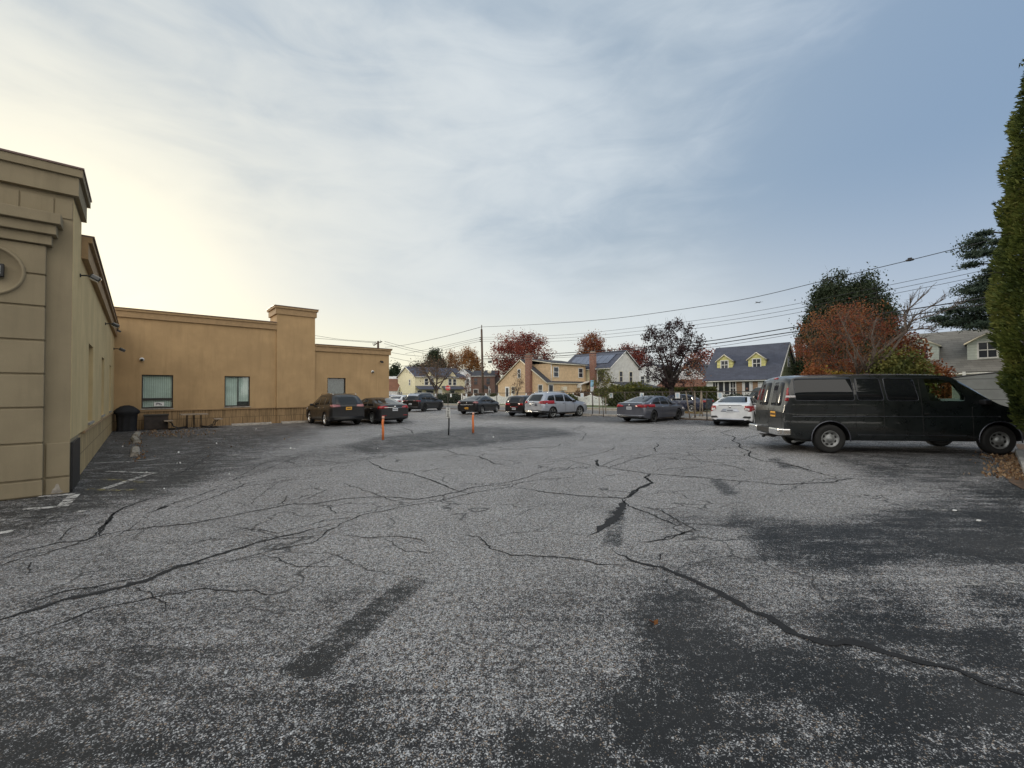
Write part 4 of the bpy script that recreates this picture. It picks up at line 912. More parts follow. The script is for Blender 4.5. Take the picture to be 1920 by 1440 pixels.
# 6 black hatch (clubman-like)
sp=suv('p_black',4.2,1.46,wb=2.65,W=1.78,r=.32,gc=.2,plate=(-2.115,.56,'plate_w',.31),rimmat='black')
h=2.1; sp['top']=[(-h,.95),(-h+.04,1.05),(-h+.20,1.34),(-h+.30,1.42),(-h+.6,1.455),(-.2,1.46),(.30,1.42),(.85,1.05),(1.0,1.0),(h-.4,.93),(h-.08,.80),(h,.62)]; sp['belt']=[(-h,.98),(h,.92)]; sp['mirror']=(.6,.97)
sp['patches']=[('side_window','S',[(-1.75,1.03),(.72,1.0),(.35,1.33),(-1.6,1.34)],'glass',.004,.05),('rear_window','B',[(-.62,1.05),(.62,1.05),(.55,1.35),(-.55,1.35)],'glass',.005,.05,.05),
 ('tail_light','BM',[(.36,.80),(.78,.80),(.78,.95),(.36,.95)],'l_red',.012,.05,.03),('reflector','B',[(-.35,.66),(.35,.66),(.35,.70),(-.35,.70)],'l_red',.008,.01),('bumper_bar','B',[(-.7,.28),(.7,.28),(.7,.34),(-.7,.34)],'p_grey',.008,.01),('pale_roof_edge','T',[(-1.75,-.5),(-1.3,-.5),(-1.3,.5),(-1.75,.5)],'p_silver',.012,.05),('windshield','F',[(-.62,1.06),(.62,1.06),(.5,1.38),(-.5,1.38)],'glass',.005,.06,.05)]+seams((0,),.3,.95)
hd6=R(52); c=make_car('car','small black hatchback with red round rear lights tucked beside the silver SUV','car',pos((.62,30.35),hd6,2.6),hd6,sp)
# 7 silver SUV
sp=suv('p_silver',4.60,1.69,rim='five',rimmat='steel',plate=(-2.32,.90,'plate_w',.31),rails=(-1.55,.15,.60,1.73),extra=[rails,emblem],emb=(-2.295,1.04),mirp=False)
h=2.30; sp['patches']+=[('tail_light','BM',[(.50,1.0),(.93,.93),(.97,1.08),(.93,1.17),(.60,1.10)],'l_red',.014,.02,.0),('tail_light','S',[(-h,1.0),(-h+.12,.95),(-h+.28,1.05),(-h+.16,1.14),(-h+.05,1.14)],'l_red',.014,.02),
 ('bumper_trim','B',[(-.9,.30),(.9,.30),(.9,.50),(-.9,.50)],'black',.006,0,.02),('wheel_arch_trim','S',[(-2.2,.30),(-1.0,.30),(-1.0,.42),(-2.2,.50)],'black',.004,.02),('bumper_bar','B',[(-.5,.40),(.5,.40),(.5,.46),(-.5,.46)],'chrome',.014,.02),('plate_recess','B',[(-.38,.80),(.38,.80),(.36,.98),(-.36,.98)],'p_grey',.003,.03)]
hd7=R(40); c7=make_car('car','silver grey SUV with red wraparound rear lights and dark alloy wheels','car',pos((2.12,28.65),hd7,2.7),hd7,sp)
# 8 grey sedan
sp=sedan('p_grey',4.9,rimmat='black',wb=2.82,plate=(-2.475,.80,'plate_w',.31),fin=(-1.0,1.42),extra=[fin,emblem],emb=(-2.46,.97))
h=2.45; sp['patches']+=[('tail_light','BM',[(.36,.88),(.60,.86),(.93,.84),(.96,1.0),(.62,1.0),(.38,.94)],'l_red',.014,.02,0),('tail_light','S',[(-h,.86),(-h+.10,.84),(-h+.28,.95),(-h+.10,1.0),(-h,1.0)],'l_red',.014,.02),('chrome_trim','S',[(-1.78,1.02),(-1.66,1.0),(-1.46,1.12),(-1.40,1.17)],'chrome',.008,0),('boot_lip','B',[(-.75,1.03),(.75,1.03),(.72,1.055),(-.72,1.055)],'black',.012,0,.02),('bumper_bar','B',[(-.85,.40),(.85,.40),(.85,.42),(-.85,.42)],'p_silver',.01,0)]
hd8=R(42); c=make_car('car','grey sedan with black wheels and red rear lights, in front of the clipped hedge','car',pos((7.2,23.85),hd8,2.82),hd8,sp)
# 9 navy sedan on street
sp=sedan('p_navy',4.9,rim='ten',rimmat='chrome'); sp['patches']+=[('chrome_trim','S',[(-1.60,1.0),(-1.50,.97),(-1.30,1.27),(-1.36,1.30)],'chrome',.010,0),('chrome_trim','S',[(-1.4,.945),(.9,.93),(.9,.945),(-1.4,.965)],'chrome',.010,0),('tail_light','BM',[(.5,.84),(.92,.82),(.94,.98),(.50,.96)],'l_red',.01,.02,.03)]
p9=Vector((14.3,33.6,0)); hA=BA; c=make_car('car','navy blue sedan with chrome window trim parked on the street by the hedge','car',p9+ba*1.40+fn*.85,hA,sp,'cars on the street')
# 10 dark SUV on street
sp=suv('p_green',5.1,1.92,W=2.0,wb=2.95,r=.39,rimmat='steel',rails=(-1.9,.4,.62,1.92),extra=[rails]); sp['patches']+=[('tail_light','BM',[(.7,.9),(.93,.9),(.93,1.3),(.75,1.3)],'l_red',.01,.02,.03)]
c=make_car('car','very dark SUV parked behind the white sedan, before the yellow house','car',S(29.5+1.2,6.0),SRZ,sp,'cars on the street')
# 11 white sedan
sp=sedan('p_white',4.63,wb=2.7,W=1.80,rimmat='steel',rim='ten',plate=(-2.34,.76,'plate_w',.31),extra=[emblem],emb=(-2.33,.93))
h=2.315; sp['top']=[(-h,.99),(-h+.04,1.06),(-h+.25,1.10),(-h+.45,1.12),(-1.05,1.33),(-.55,1.41),(.1,1.415),(.5,1.35),(1.20,1.0),(1.45,.95),(h-.35,.84),(h-.08,.70),(h,.56)]
sp['patches']+=[('tail_light','BM',[(.30,1.01),(.88,.98),(.92,.84),(.88,.72),(.58,.72),(.60,.84)],'l_red',.014,.02,0),('tail_light','S',[(-h,.72),(-h+.10,.72),(-h+.36,.92),(-h+.10,1.0),(-h,1.0)],'l_red',.014,.02),
 ('lamp_insert','BM',[(.62,.80),(.80,.76),(.80,.86),(.66,.90)],'l_clear',.018,.01,0),('boot_lip','B',[(-.5,1.0),(.5,1.0),(.5,1.02),(-.5,1.02)],'p_grey',.012,0,.02),('plate_recess','B',[(-.42,.70),(.42,.70),(.30,.855),(-.30,.855)],'p_silver',.003,.02),
 ('vent','BM',[(.52,.42),(.84,.40),(.86,.50),(.60,.51)],'black',.008,.03),('bumper_bar','B',[(-.62,.335),(.62,.335),(.58,.375),(-.58,.375)],'p_silver',.016,0)]
hd11=R(53); c=make_car('car','white sedan with angular red rear lights, left of the dark van','car',pos((11.0,20.95),hd11,2.7),hd11,sp)
# ---------------- van ----------------
vh=math.atan2(-.122,.9925)-R(1.5); vf=Vector((math.cos(vh),math.sin(vh),0)); vl=Vector((-vf.y,vf.x,0))
rwc=G(1558,850); VC=rwc+vf*1.97+vl*.985
def vl2(px,py,yl=-.99):
    P0=VC+vl*yl; d=ray(px,py); t=(P0-Vector((0,0,CH))).dot(vl)/d.dot(vl); p=Vector((0,0,CH))+d*t-VC; return (round(p.dot(vf),3),round(p.z,3))
def vr2(px,py,xl=-3.3):
    P0=VC+vf*xl; d=ray(px,py); t=(P0-Vector((0,0,CH))).dot(vf)/d.dot(vf); p=Vector((0,0,CH))+d*t-VC; return (round(p.dot(vl),3),round(p.z,3))
sp=dict(W=2.0,wb=3.94,r=.385,paint='p_van',rim='steel',rimmat='steel',rimr=.56,gc=.33,rr=.55,arch=1.22,lean=.16,sh=.985,crown=.045,
 top=[(-3.10,1.10),(-3.07,1.25),(-2.93,1.90),(-2.86,2.03),(-2.66,2.10),(-1,2.12),(.75,2.10),(1.10,2.02),(1.95,1.36),(2.12,1.28),(2.62,1.14),(2.80,1.02),(2.87,.80)],
 belt=[(-3.08,1.22),(1.2,1.20),(2.0,1.15),(2.87,.95)],mirror=(1.62,1.30),mirp=False)
W1=[vl2(*p,-.93) for p in ((1490,709),(1597,707.5),(1602,751),(1490,751))]
W2=[vl2(*p,-.93) for p in ((1604,708.5),(1650,708.5),(1657,750.5),(1607,750.5))]
W3=[vl2(*p,-.93) for p in ((1657,709),(1714,709.5),(1722,751.5),(1663,751.5))]
W4=[vl2(*p,-.93) for p in ((1735,710.5),(1770,711.5),(1788,717),(1809,742),(1808,752),(1743,751.5))]
TL=[vl2(*p,-.98) for p in ((1467,727.5),(1480,727),(1480,752),(1467,752))]
print('van',W1,W2,W3,W4,TL)
cb=MB(); cb.prism([(x,-1.3,z) for x,z in roundpoly(W4,.05)],(0,2.6,0),MT['black']); cutw=cb.build('cut')
cb=MB(); cb.prism([(x,-.80,z) for x,z in ((.0,1.0),(1.75,1.05),(1.78,1.36),(1.12,1.90),(.0,1.95))],(0,1.60,0),MT['black']); cutc=cb.build('cut')
wn=Vector((.613,0,.79)); A_=Vector((1.19,0,1.95)); B_=Vector((1.88,0,1.41)); wq=[A_-wn*.3,B_-wn*.3,B_+wn*.2,A_+wn*.2]
cb=MB(); cb.prism([q+Vector((0,-.70,0)) for q in wq],(0,1.40,0),MT['black']); cutf=cb.build('cut')
sp['cuts']=[cutw,cutc,cutf]
zb_,zt_=W1[2][1],W1[0][1]
print(zb_,zt_)
ex=[]
for Wn in (W1,W2,W3): sp.setdefault('patches',[]).append(('side_window','S',Wn,'glass',.006,.07)); 
sp['patches']+=[('window_surround','S',[(a+(-.03 if i in (0,3) else .03),b_+(.03 if i<2 else -.03)) for i,(a,b_) in enumerate(Wn)],'p_van',.004,.08) for Wn in (W1,W2,W3)][:0]
sp['patches']+=[('tail_light','BM',[(.86,TL[2][1]),(1.0,TL[2][1]),(1.0,TL[0][1]),(.86,TL[0][1])],'l_red',.012,.02,.25),('tail_light','S',[(-3.12,TL[2][1]),(-2.99,TL[2][1]),(-2.94,TL[0][1]),(-3.12,TL[0][1])],'l_red',.012,.02),
 ('lamp_insert','BM',[(.87,1.50),(1.0,1.50),(1.0,1.56),(.87,1.56)],'l_clear',.016,.005,0),
 ('rear_window','BM',[(.09,1.27),(.70,1.27),(.66,1.93),(.10,1.95)],'glass',.006,.09,0),('door_seam','B',[(-.006,.55),(.006,.55),(.006,2.0),(-.006,2.0)],'black',.002,0,0),
 ('door_seam','BM',[(.79,.5),(.80,.5),(.80,2.0),(.79,2.0)],'black',.002,0,0),
 ('plate_recess','B',[(-.02,.93),(-.47,.93),(-.47,1.13),(-.02,1.13)],'black',.003,.02,0),
 ('crease_highlight','S',[(-2.9,.985),(2.0,.985),(2.0,.999),(-2.9,.999)],'p_grey',.003,0),('lower_crease_highlight','S',[(-1.3,.50),(1.3,.50),(1.3,.507),(-1.3,.507)],'p_grey',.003,0),  # lighter grey strips paint the highlight along the creases
 ('high_brake_light','B',[(-.10,2.03),(.10,2.03),(.10,2.07),(-.10,2.07)],'l_red',.02,.01,0),
 ('roof_gutter','S',[(-2.8,1.995),(.9,1.995),(.9,2.01),(-2.8,2.01)],'black',.012,0),
 ('grille','F',[(-.6,.75),(.6,.75),(.6,1.0),(-.6,1.0)],'black',.006,.02),('headlight','F',[(-.92,.75),(-.65,.75),(-.65,1.0),(-.92,1.0)],'l_clear',.006,.02),('headlight','F',[(.92,.75),(.65,.75),(.65,1.0),(.92,1.0)],'l_clear',.006,.02)]
sx1=vl2(1604,780,-.99)[0]; sx2=vl2(1728,780,-.99)[0]; sx3=vl2(1822,780,-.99)[0]; s0=-2.96
sp['patches']+=seams((s0,W2[0][0]-.05,(W3[0][0]+W2[1][0])/2,W3[1][0]+.14),.45,2.0,.014)+seams((W4[4][0]+.14,),.45,1.25,.014)
def vanx(root,sp):
    mb=MB(); Cm=MT['chrome']
    for s_ in (-1,1):
        mb=MB(); mb.box(-3.28,-3.10,s_*.40,s_*1.0,.47,.66,Cm,None,.035); mb.box(-3.18,-2.96,s_*.96,s_*1.02,.48,.65,Cm,None,.03); mb.build('rear_bumper',root)
    mb=MB(); mb.box(-3.27,-3.08,-.40,.40,.50,.645,MT['black'],None,.01); mb.build('bumper_step',root)
    mb=MB(); mb.box(-3.22,-2.8,-.04,.04,.36,.43,MT['frame']); mb.box(-3.24,-3.13,-.5,.3,.38,.41,MT['black']); mb.tube([(-3.22,0,.38),(-3.28,0,.38)],.055,MT['black'],10); mb.build('tow_hitch',root)
    mb=MB(); mb.box(-3.105,-3.09,-.44,-.14,.955,1.105,MT['plate_y'],None,.004); p=mb.build('licence_plate',root); mb=MB()
    for i in range(7): mb.box(-3.109,-3.1055,-.425+.04*i,-.402+.04*i,1.0,1.06,MT['p_navy'])
    mb.build('plate_lettering',p)
    for s_ in (-1,1):
        for x in (-1.97,1.97):
            mb=MB(); a0,a1=(R(-8),R(188)); rr_=.385*1.235
            mb.tube([(x+rr_*math.cos(a0+(a1-a0)*i/24),s_*(1.0+.004),.393+rr_*math.sin(a0+(a1-a0)*i/24)) for i in range(25)],.014,MT['p_grey'],6); mb.build('wheel_arch_lip',root)
    me_=bpy.data.meshes.new('x')
    for s_ in (-1,1):
        q=[Vector((x,s_*(.965-.16*.8*max(0,z-1.2)),z)) for x,z in roundpoly(W4,.05)]; mb=MB(); mb.prism(q,(0,.004,0),MT['clear_van']); mb.build('side_window',root); 
    bpy.data.meshes.remove(me_)
    mb=MB(); mb.prism([q+Vector((0,-.74,0)) for q in (A_-wn*.0,B_-wn*.0,B_+wn*.005,A_+wn*.005)],(0,1.48,0),MT['clear_van']); mb.build('windshield',root)
    for s_ in (-.5,.5):   # front seats seen through the door windows
        mb=MB(); mb.box(.55,.70,s_-.25,s_+.25,1.0,1.60,MT['darkcloth'],None,.05); mb.box(.57,.68,s_-.14,s_+.14,1.62,1.82,MT['darkcloth'],None,.04); mb.build('seat',root)
    mb=MB(); mb.lathe([(.17,-.012),(.185,0),(.17,.012),(.155,0),(.17,-.012)],MT['black'],24,Matrix.Translation((1.42,.5,1.34))@Matrix.Rotation(R(-65),4,'Y')); mb.build('steering_wheel',root)
    for s_ in (-1,1):
        mb=MB(); mb.box(-.06,.06,s_*.99,s_*1.02,-.02,.02,MT['black'],Matrix.Translation((W3[1][0]+.22,0,1.06)),.008); mb.build('door_handle',root)
    for Wn in (W1,W2,W3):
        for s_ in (-1,1):
            q=roundpoly(Wn,.07); q=q+q[:1]; mb=MB(); mb.tube([(x,s_*(.985-.16*(z-1.21)+.006),z) for x,z in q],.0055,MT['p_grey'],5,False); mb.build('window_trim',root)
    mb=MB(); mb.tube([(-2.2,-.5,.30),(-2.6,-.6,.30),(-2.8,-.75,.28)],.04,MT['steel'],8); mb.box(-2.6,2.3,-.75,.75,.36,.5,MT['black']); mb.build('underbody',root)
sp['extra']=[vanx]
van=make_car('van','long dark passenger van with chrome rear bumper and tinted windows, facing the tall conifer','van',VC,vh,sp,None)
# ---------------- houses ----------------
def gable(root,x0,x1,y0,y1,ze,zr,wall,roof,axis='x',ov=.3,th=.12,trim='white',zb=0,name='wall',gwall=None):
    """ridge along axis; walls from zb to ze"""
    mb=MB(); W_=MT[wall]
    mb.box(x0,x1,y0,y1,zb,ze,W_)
    if axis=='x':
        ym=(y0+y1)/2; G_=MT[gwall or wall]
        for x,d in ((x0,.12),(x1,-.12)): mb.prism([(x,y0,ze),(x,y1,ze),(x,ym,zr)],(d,0,0),G_)
    else:
        xm=(x0+x1)/2; G_=MT[gwall or wall]
        for y,d in ((y0,.12),(y1,-.12)): mb.prism([(x0,y,ze),(x1,y,ze),(xm,y,zr)],(0,d,0),G_)
    mb.build(name,root)
    rb=MB(); tb=MB()
    def slab(a,b_,c,d):   # eave a-b, ridge c-d
        n=(Vector(b_)-Vector(a)).cross(Vector(d)-Vector(a)).normalized(); 
        if n.z<0:n=-n
        rb.prism([a,b_,c,d],n*th,MT[roof])
    def rk(p,q): tb.tube([Vector(p)+Vector((0,0,-.02)),Vector(q)+Vector((0,0,-.02))],.075,MT[trim],4,True)
    if axis=='x':
        k=(zr-ze)/((y1-y0)/2)
        for s_,ye in ((-1,y0),(1,y1)):
            e=(x0-ov*.7,ye+s_*ov,ze-k*ov); f_=(x1+ov*.7,ye+s_*ov,ze-k*ov); slab(e,f_,(x1+ov*.7,ym,zr),(x0-ov*.7,ym,zr)); rk(e,f_)
            rk(e,(x0-ov*.7,ym,zr)); rk(f_,(x1+ov*.7,ym,zr))
    else:
        k=(zr-ze)/((x1-x0)/2)
        for s_,xe in ((-1,x0),(1,x1)):
            e=(xe+s_*ov,y0-ov*.7,ze-k*ov); f_=(xe+s_*ov,y1+ov*.7,ze-k*ov); slab(e,f_,(xm,y1+ov*.7,zr),(xm,y0-ov*.7,zr)); rk(e,f_)
            rk(e,(xm,y0-ov*.7,zr)); rk(f_,(xm,y1+ov*.7,zr))
    rb.build('roof',root); tb.build('eave_trim',root)
def win(root,face,u,z0,z1,w,c,frame='white',glassm='hglass',mun=True,name='window',d=.06):
    """face: 'y-','y+','x-','x+' plane coordinate c; u centre along the wall"""
    fr=MB(); pn=MB(); s=-1 if face[1]=='-' else 1
    def bx(m_,ua,ub,za,zb,d0,d1,mat):
        if face[0]=='y': m_.box(ua,ub,c+s*d0,c+s*d1,za,zb,mat)
        else: m_.box(c+s*d0,c+s*d1,ua,ub,za,zb,mat)
    F_=MT[frame]; t=.09; a,b_=u-w/2,u+w/2
    bx(fr,a-t,a,z0-t,z1+t,.003,d,F_); bx(fr,b_,b_+t,z0-t,z1+t,.003,d,F_); bx(fr,a,b_,z1,z1+t,.003,d,F_); bx(fr,a,b_,z0-t,z0,.003,d+.02,F_)
    if mun: bx(fr,a,b_,(z0+z1)/2-.03,(z0+z1)/2+.03,.01,d-.01,F_)
    if mun=='grid':
        bx(fr,u-.02,u+.02,z0,(z0+z1)/2-.03,.01,d-.015,F_); bx(fr,u-.02,u+.02,(z0+z1)/2+.03,z1,.01,d-.015,F_)
    f=fr.build(name,root); bx(pn,a,b_,z0,z1,.003,.02,MT[glassm]); pn.build('pane',f); return f
def dormer(root,xc,w,yf,z0,zw,zp,wall,roof,yb):
    """front at y=yf facing -y"""
    mb=MB(); mb.box(xc-w/2,xc+w/2,yf,yb,z0,zw,MT[wall]); mb.prism([(xc-w/2,yf,zw),(xc+w/2,yf,zw),(xc,yf,zp)],(0,yb-yf,0),MT[wall]); d_=mb.build('dormer',root)
    rb=MB(); o=.14; k=(zp-zw)/(w/2)
    for s_ in (-1,1):
        a=(xc+s_*(w/2+o),yf-o,zw-k*o); b_=(xc+s_*(w/2+o),yb,zw-k*o); rb.prism([a,b_,(xc,yb,zp),(xc,yf-o,zp)],(0,0,.08),MT[roof])
    rb.build('dormer_roof',d_); tb=MB()
    for s_ in (-1,1): tb.tube([(xc+s_*(w/2+o),yf-o,zw-k*o),(xc,yf-o,zp)],.05,MT['offwhite'],4)
    tb.build('dormer_trim',d_)
    ww=w*.42; fr=win(root,'y-',xc,z0+.32,zw-.02,ww,yf,'white','hglass','grid'); return d_
def chimney(root,x,y,wx,wy,z0,z1,mat='brick'):
    mb=MB(); mb.box(x-wx/2,x+wx/2,y-wy/2,y+wy/2,z0,z1,MT[mat]); mb.box(x-wx/2-.05,x+wx/2+.05,y-wy/2-.05,y+wy/2+.05,z1-.15,z1,MT[mat]); mb.box(x-wx/2+.1,x+wx/2-.1,y-wy/2+.1,y+wy/2-.1,z1,z1+.15,MT['concrete']); mb.build('chimney',root)
def house(name,lbl,loc,rz): return thing(name,lbl,'house',loc,rz,'houses beyond the street')
# yellow cape
P=AT(1325,46); h7=house('house','low yellow house with steep dark blue roof and two yellow dormers, behind the white sedan',P,SRZ)
L7=6.85
gable(h7,0,L7,0,6.4,3.12,6.55,'s_white','r_navy','x',.35,gwall='s_sage')
mb=MB(); mb.box(L7+.002,L7+.05,.1,6.3,3.15,3.3,MT['s_sage']); mb.box(L7+.002,L7+.04,0,6.4,.1,3.12,MT['s_sage']); mb.build('side_wall',h7)
dormer(h7,1.6,1.6,.85,3.75,4.95,5.6,'s_yellow','r_navy',3.3); dormer(h7,4.75,1.6,.85,3.75,4.95,5.6,'s_yellow','r_navy',3.3)
for i,(u,mn) in enumerate(((.95,'grid'),(1.55,False),(2.15,False),(2.75,'grid'))): win(h7,'y-',u,1.35,2.65,.46,0,'white','hglass',mn)
mb=MB(); mb.box(3.1,3.62,-.06,-.003,.1,2.95,MT['stone']); mb.box(4.65,5.1,-.06,-.003,.1,2.95,MT['stone']); mb.build('brick_panel',h7)
mb=MB(); mb.box(3.75,4.5,-.07,-.003,.6,2.75,MT['white']); d_=mb.build('door',h7); mb=MB(); mb.box(3.93,4.32,-.085,-.071,1.6,2.6,MT['hglass']); mb.lathe([(0,0),(.12,0),(.12,.02),(0,.02)],MT['brick'],12,Matrix.Translation((4.12,-.09,1.9))@Matrix.Rotation(R(90),4,'X')); mb.build('door_glass',d_)
mb=MB(); mb.box(3.5,4.8,-1.2,-.1,.09,.55,MT['brick']); mb.build('steps',h7)
win(h7,'y-',5.95,1.5,2.7,.75,0,'white','hglass','grid'); win(h7,'x+',3.4,4.2,5.1,.55,L7,'white')
chimney(h7,L7+.3,6.0,.5,.8,0,7.3); 
# grey-roofed house far right
P=AT(1688,31.6); h8=house('house','house with pale grey roof and white dormers at far right, half behind the conifer',P,SRZ)
gable(h8,0,12,0,6.6,3.15,6.0,'s_mint','r_grey','x',.4)
dormer(h8,1.1,1.9,.5,3.55,4.9,5.5,'s_mint','r_grey',3.2); dormer(h8,4.4,1.9,.5,3.55,4.9,5.5,'s_mint','r_grey',3.2)
mb=MB(); mb.box(3.4,5.2,-.06,-.003,.1,2.95,MT['stone']); mb.build('brick_panel',h8)
win(h8,'y-',2.6,1.2,2.6,1.2,0); win(h8,'y-',6.3,1.2,2.6,1.2,0)
mb=MB(); 
for x in (3.3,5.3): mb.box(x-.08,x+.08,-.5,-.35,.1,2.9,MT['white'])
mb.build('porch_posts',h8)
# tan cape, gable to the street
P=AT(934,66); h3=house('house','tan clapboard house with a tall brick chimney on its gable and a two-storey side dormer',P,SRZ)
L3=10.5
gable(h3,0,L3,0,8.6,3.15,6.55,'s_tan','r_dark','y',.25,th=.12,trim='offwhite')
mb=MB(); mb.box(L3-5.0,L3+.03,.9,8.5,3.0,5.75,MT['s_tan']); mb.build('side_dormer',h3)
mb=MB(); mb.prism([(L3+.35,.7,5.72),(L3+.35,8.7,5.72),(L3-5.1,8.7,6.62),(L3-5.1,.7,6.62)],(0,0,.13),MT['r_dark']); mb.build('dormer_roof',h3)
mb=MB(); mb.tube([(L3+.35,.66,5.72),(L3-5.1,.66,6.6)],.07,MT['offwhite'],4); mb.tube([(L3+.38,.7,5.7),(L3+.38,8.7,5.7)],.07,MT['offwhite'],4); mb.tube([(L3+.08,.9,3),(L3+.08,.9,5.7)],.05,MT['white'],6); mb.build('gutter',h3)
chimney(h3,7.25,-.28,.9,.55,0,7.1)
win(h3,'y-',4.95,3.9,5.1,.5,0); win(h3,'y-',3.6,1.5,2.5,.7,0,'offwhite'); win(h3,'y-',9.35,1.3,2.7,.75,0)
mb=MB(); mb.box(1.75,2.75,-.06,-.003,.3,2.6,MT['white']); dd=mb.build('door',h3); mb=MB(); mb.box(2.0,2.5,-.08,-.061,.6,2.4,MT['hglass']); mb.build('door_glass',dd)
for u,z0,z1,w_ in ((1.9,3.9,5.2,.9),(7.3,3.9,5.2,.9),(.85,.6,2.7,.8)): win(h3,'x+',u,z0,z1,w_,L3+(.03 if z0>3 else 0))
mb=MB(); mb.box(L3+.01,L3+.6,2.9,3.6,1.95,2.5,MT['offwhite']); mb.build('air_conditioner',h3)
mb=MB(); mb.box(L3-3,L3-.1,8.65,10.8,0,3.0,MT['s_tan']); mb.prism([(L3+.3,8.72,2.75),(L3+.3,11.1,2.75),(L3-3,11.1,4.0),(L3-3,8.72,4.0)],(0,0,.1),MT['r_dark']); mb.build('rear_wing',h3); win(h3,'x+',9.7,.9,2.5,.8,L3-.1)
# solar house
P4=AT(1145,61)-fd*9.5; h4=house('house','two-storey grey and cream house with solar panels on its roof and a brick chimney',P4,SRZ)
L4=9.5
gable(h4,0,L4,0,7.6,5.35,7.9,'s_grey','r_navy','x',.35)
mb=MB(); mb.box(2.0,6.2,-.05,-.003,.1,5.2,MT['s_cream']); mb.build('cream_wall',h4)
chimney(h4,6.6,-.3,.85,.6,0,7.6)
sl=(7.9-5.35)/3.8; mb=MB()
for i in range(7):
    x0=.9+i*1.12
    if 5.4<x0+.5<6.2: pass
    a,b_=.55,2.75
    mb.prism([(x0,a,5.35+sl*a+.22),(x0+1.06,a,5.35+sl*a+.22),(x0+1.06,b_,5.35+sl*b_+.22),(x0,b_,5.35+sl*b_+.22)],(0,-.02,.04),MT['solar'])
mb.build('solar_panels',h4)
for u,z0,z1,w_ in ((4.0,3.9,4.8,.6),(7.8,3.2,4.9,1.0),(1.5,3.2,4.8,.9)): win(h4,'y-',u,z0,z1,w_,-.05 if u<6 else 0)
for u in (2.6,5.2): win(h4,'x+',u,3.2,4.7,.75,L4,'offwhite')
mb=MB(); mb.prism([(L4+.05,-.8,3.05),(L4+.05,8,3.05),(L4+3.4,8,2.25),(L4+3.4,-.8,2.25)],(0,0,.13),MT['r_dark']); mb.build('porch_roof',h4)
mb=MB(); mb.tube([(L4+.05,-.82,3.02),(L4+3.4,-.82,2.22)],.09,MT['white'],4)
for y in (-.6,3.5,7.6): mb.box(L4+3.1,L4+3.25,y,y+.15,0,2.2,MT['white'])
mb.build('porch_posts',h4); mb=MB(); mb.box(L4+.01,L4+2.4,.4,7.5,.1,1.1,MT['brick']); mb.build('porch_wall',h4)
mb=MB(); mb.prism([(.2,-.02,3.3),(6.1,-.02,3.3),(6.1,-2.6,2.75),(.2,-2.6,2.75)],(0,0,.12),MT['white']); mb.box(.2,6.1,-2.6,-2.45,2.35,2.75,MT['white'])
for x in (.3,3.2,5.95): mb.box(x,x+.14,-2.55,-2.4,0,2.35,MT['white'])
mb.build('carport',h4); mb=MB(); mb.box(.6,6.0,-.09,-.052,.1,2.1,MT['black']); mb.build('carport_dark',h4)  # black panel stands in for the shade inside the carport
# white house behind
P=AT(1200,78); h5=house('house','plain white two-storey house just right of the solar roof, partly behind the dark tree',P,SRZ)
gable(h5,-1.5,5.8,0,7,5.2,6.6,'s_white','r_dark','y',.2); win(h5,'y-',.6,3.3,4.5,.7,0,'white'); win(h5,'y-',1.7,3.3,4.5,.7,0,'white'); win(h5,'x+',2,3.5,4.3,.5,5.8)
# white cape with brown lower roof
P=AT(1250,66); h6=house('house','small white gabled house with brown shingled porch roof behind the dark tree',P,SRZ)
gable(h6,0,6.6,0,9,3.3,5.9,'s_white','r_dark','y',.25); win(h6,'y-',3.6,3.9,4.6,.9,0,'white'); 
mb=MB(); mb.prism([(-.5,-.02,3.35),(7.0,-.02,3.35),(7.0,-2.6,2.3),(-.5,-2.6,2.3)],(0,0,.12),MT['r_brown']); mb.build('porch_roof',h6); mb=MB(); mb.box(0,6.6,-.1,-.02,.1,2.4,MT['brick_dk']); mb.build('porch_wall',h6)
# cream colonial
P=AT(778,80); h1=house('house','cream two-storey house with dark roof and blue porch roof behind the bare street tree',P,BRZ)
L1=11.5
gable(h1,0,L1,0,7.0,5.0,6.9,'s_cream','r_navy','x',.3); 
for xc in (3.0,8.4):
    mb=MB(); mb.prism([(xc-1.2,-.15,4.75),(xc+1.2,-.15,4.75),(xc,-.15,6.0)],(0,2.2,0),MT['s_cream']); mb.build('front_gable',h1)
    mb=MB(); 
    for s_ in (-1,1): mb.prism([(xc+s_*1.4,-.3,4.62),(xc,-.3,6.12),(xc,2.4,6.12),(xc+s_*1.4,2.4,4.62)],(0,0,.08),MT['r_navy'])
    mb.build('gable_roof',h1)
    for u in (xc-.55,xc+.55): win(h1,'y-',u,3.3,4.5,.7,-.001)
mb=MB(); mb.prism([(.1,-.02,3.0),(5.0,-.02,3.0),(5.0,-1.4,2.4),(.1,-1.4,2.4)],(0,0,.1),MT['r_navy']); mb.prism([(5.9,-.02,3.0),(10.9,-.02,3.0),(10.9,-1.4,2.4),(5.9,-1.4,2.4)],(0,0,.1),MT['r_navy']); mb.build('porch_roof',h1)
for u,w_ in ((1.0,.9),(3.2,1.6),(8.4,1.0)): win(h1,'y-',u,.8,2.2,w_,0)
mb=MB(); mb.box(5.1,6.0,-.06,-.003,.1,2.3,MT['white']); mb.build('door',h1)
for u,z0,z1 in ((2.0,3.3,4.3),(5.4,.9,1.9),(6.3,.9,1.9)): win(h1,'x-',u,z0,z1,.5,0)
mb=MB(); mb.prism([(6.4,1.5,5.9),(7.2,1.5,5.9),(7.2,2.2,6.28),(6.4,2.2,6.28)],(0,0,.05),MT['white']); mb.build('skylight',h1)
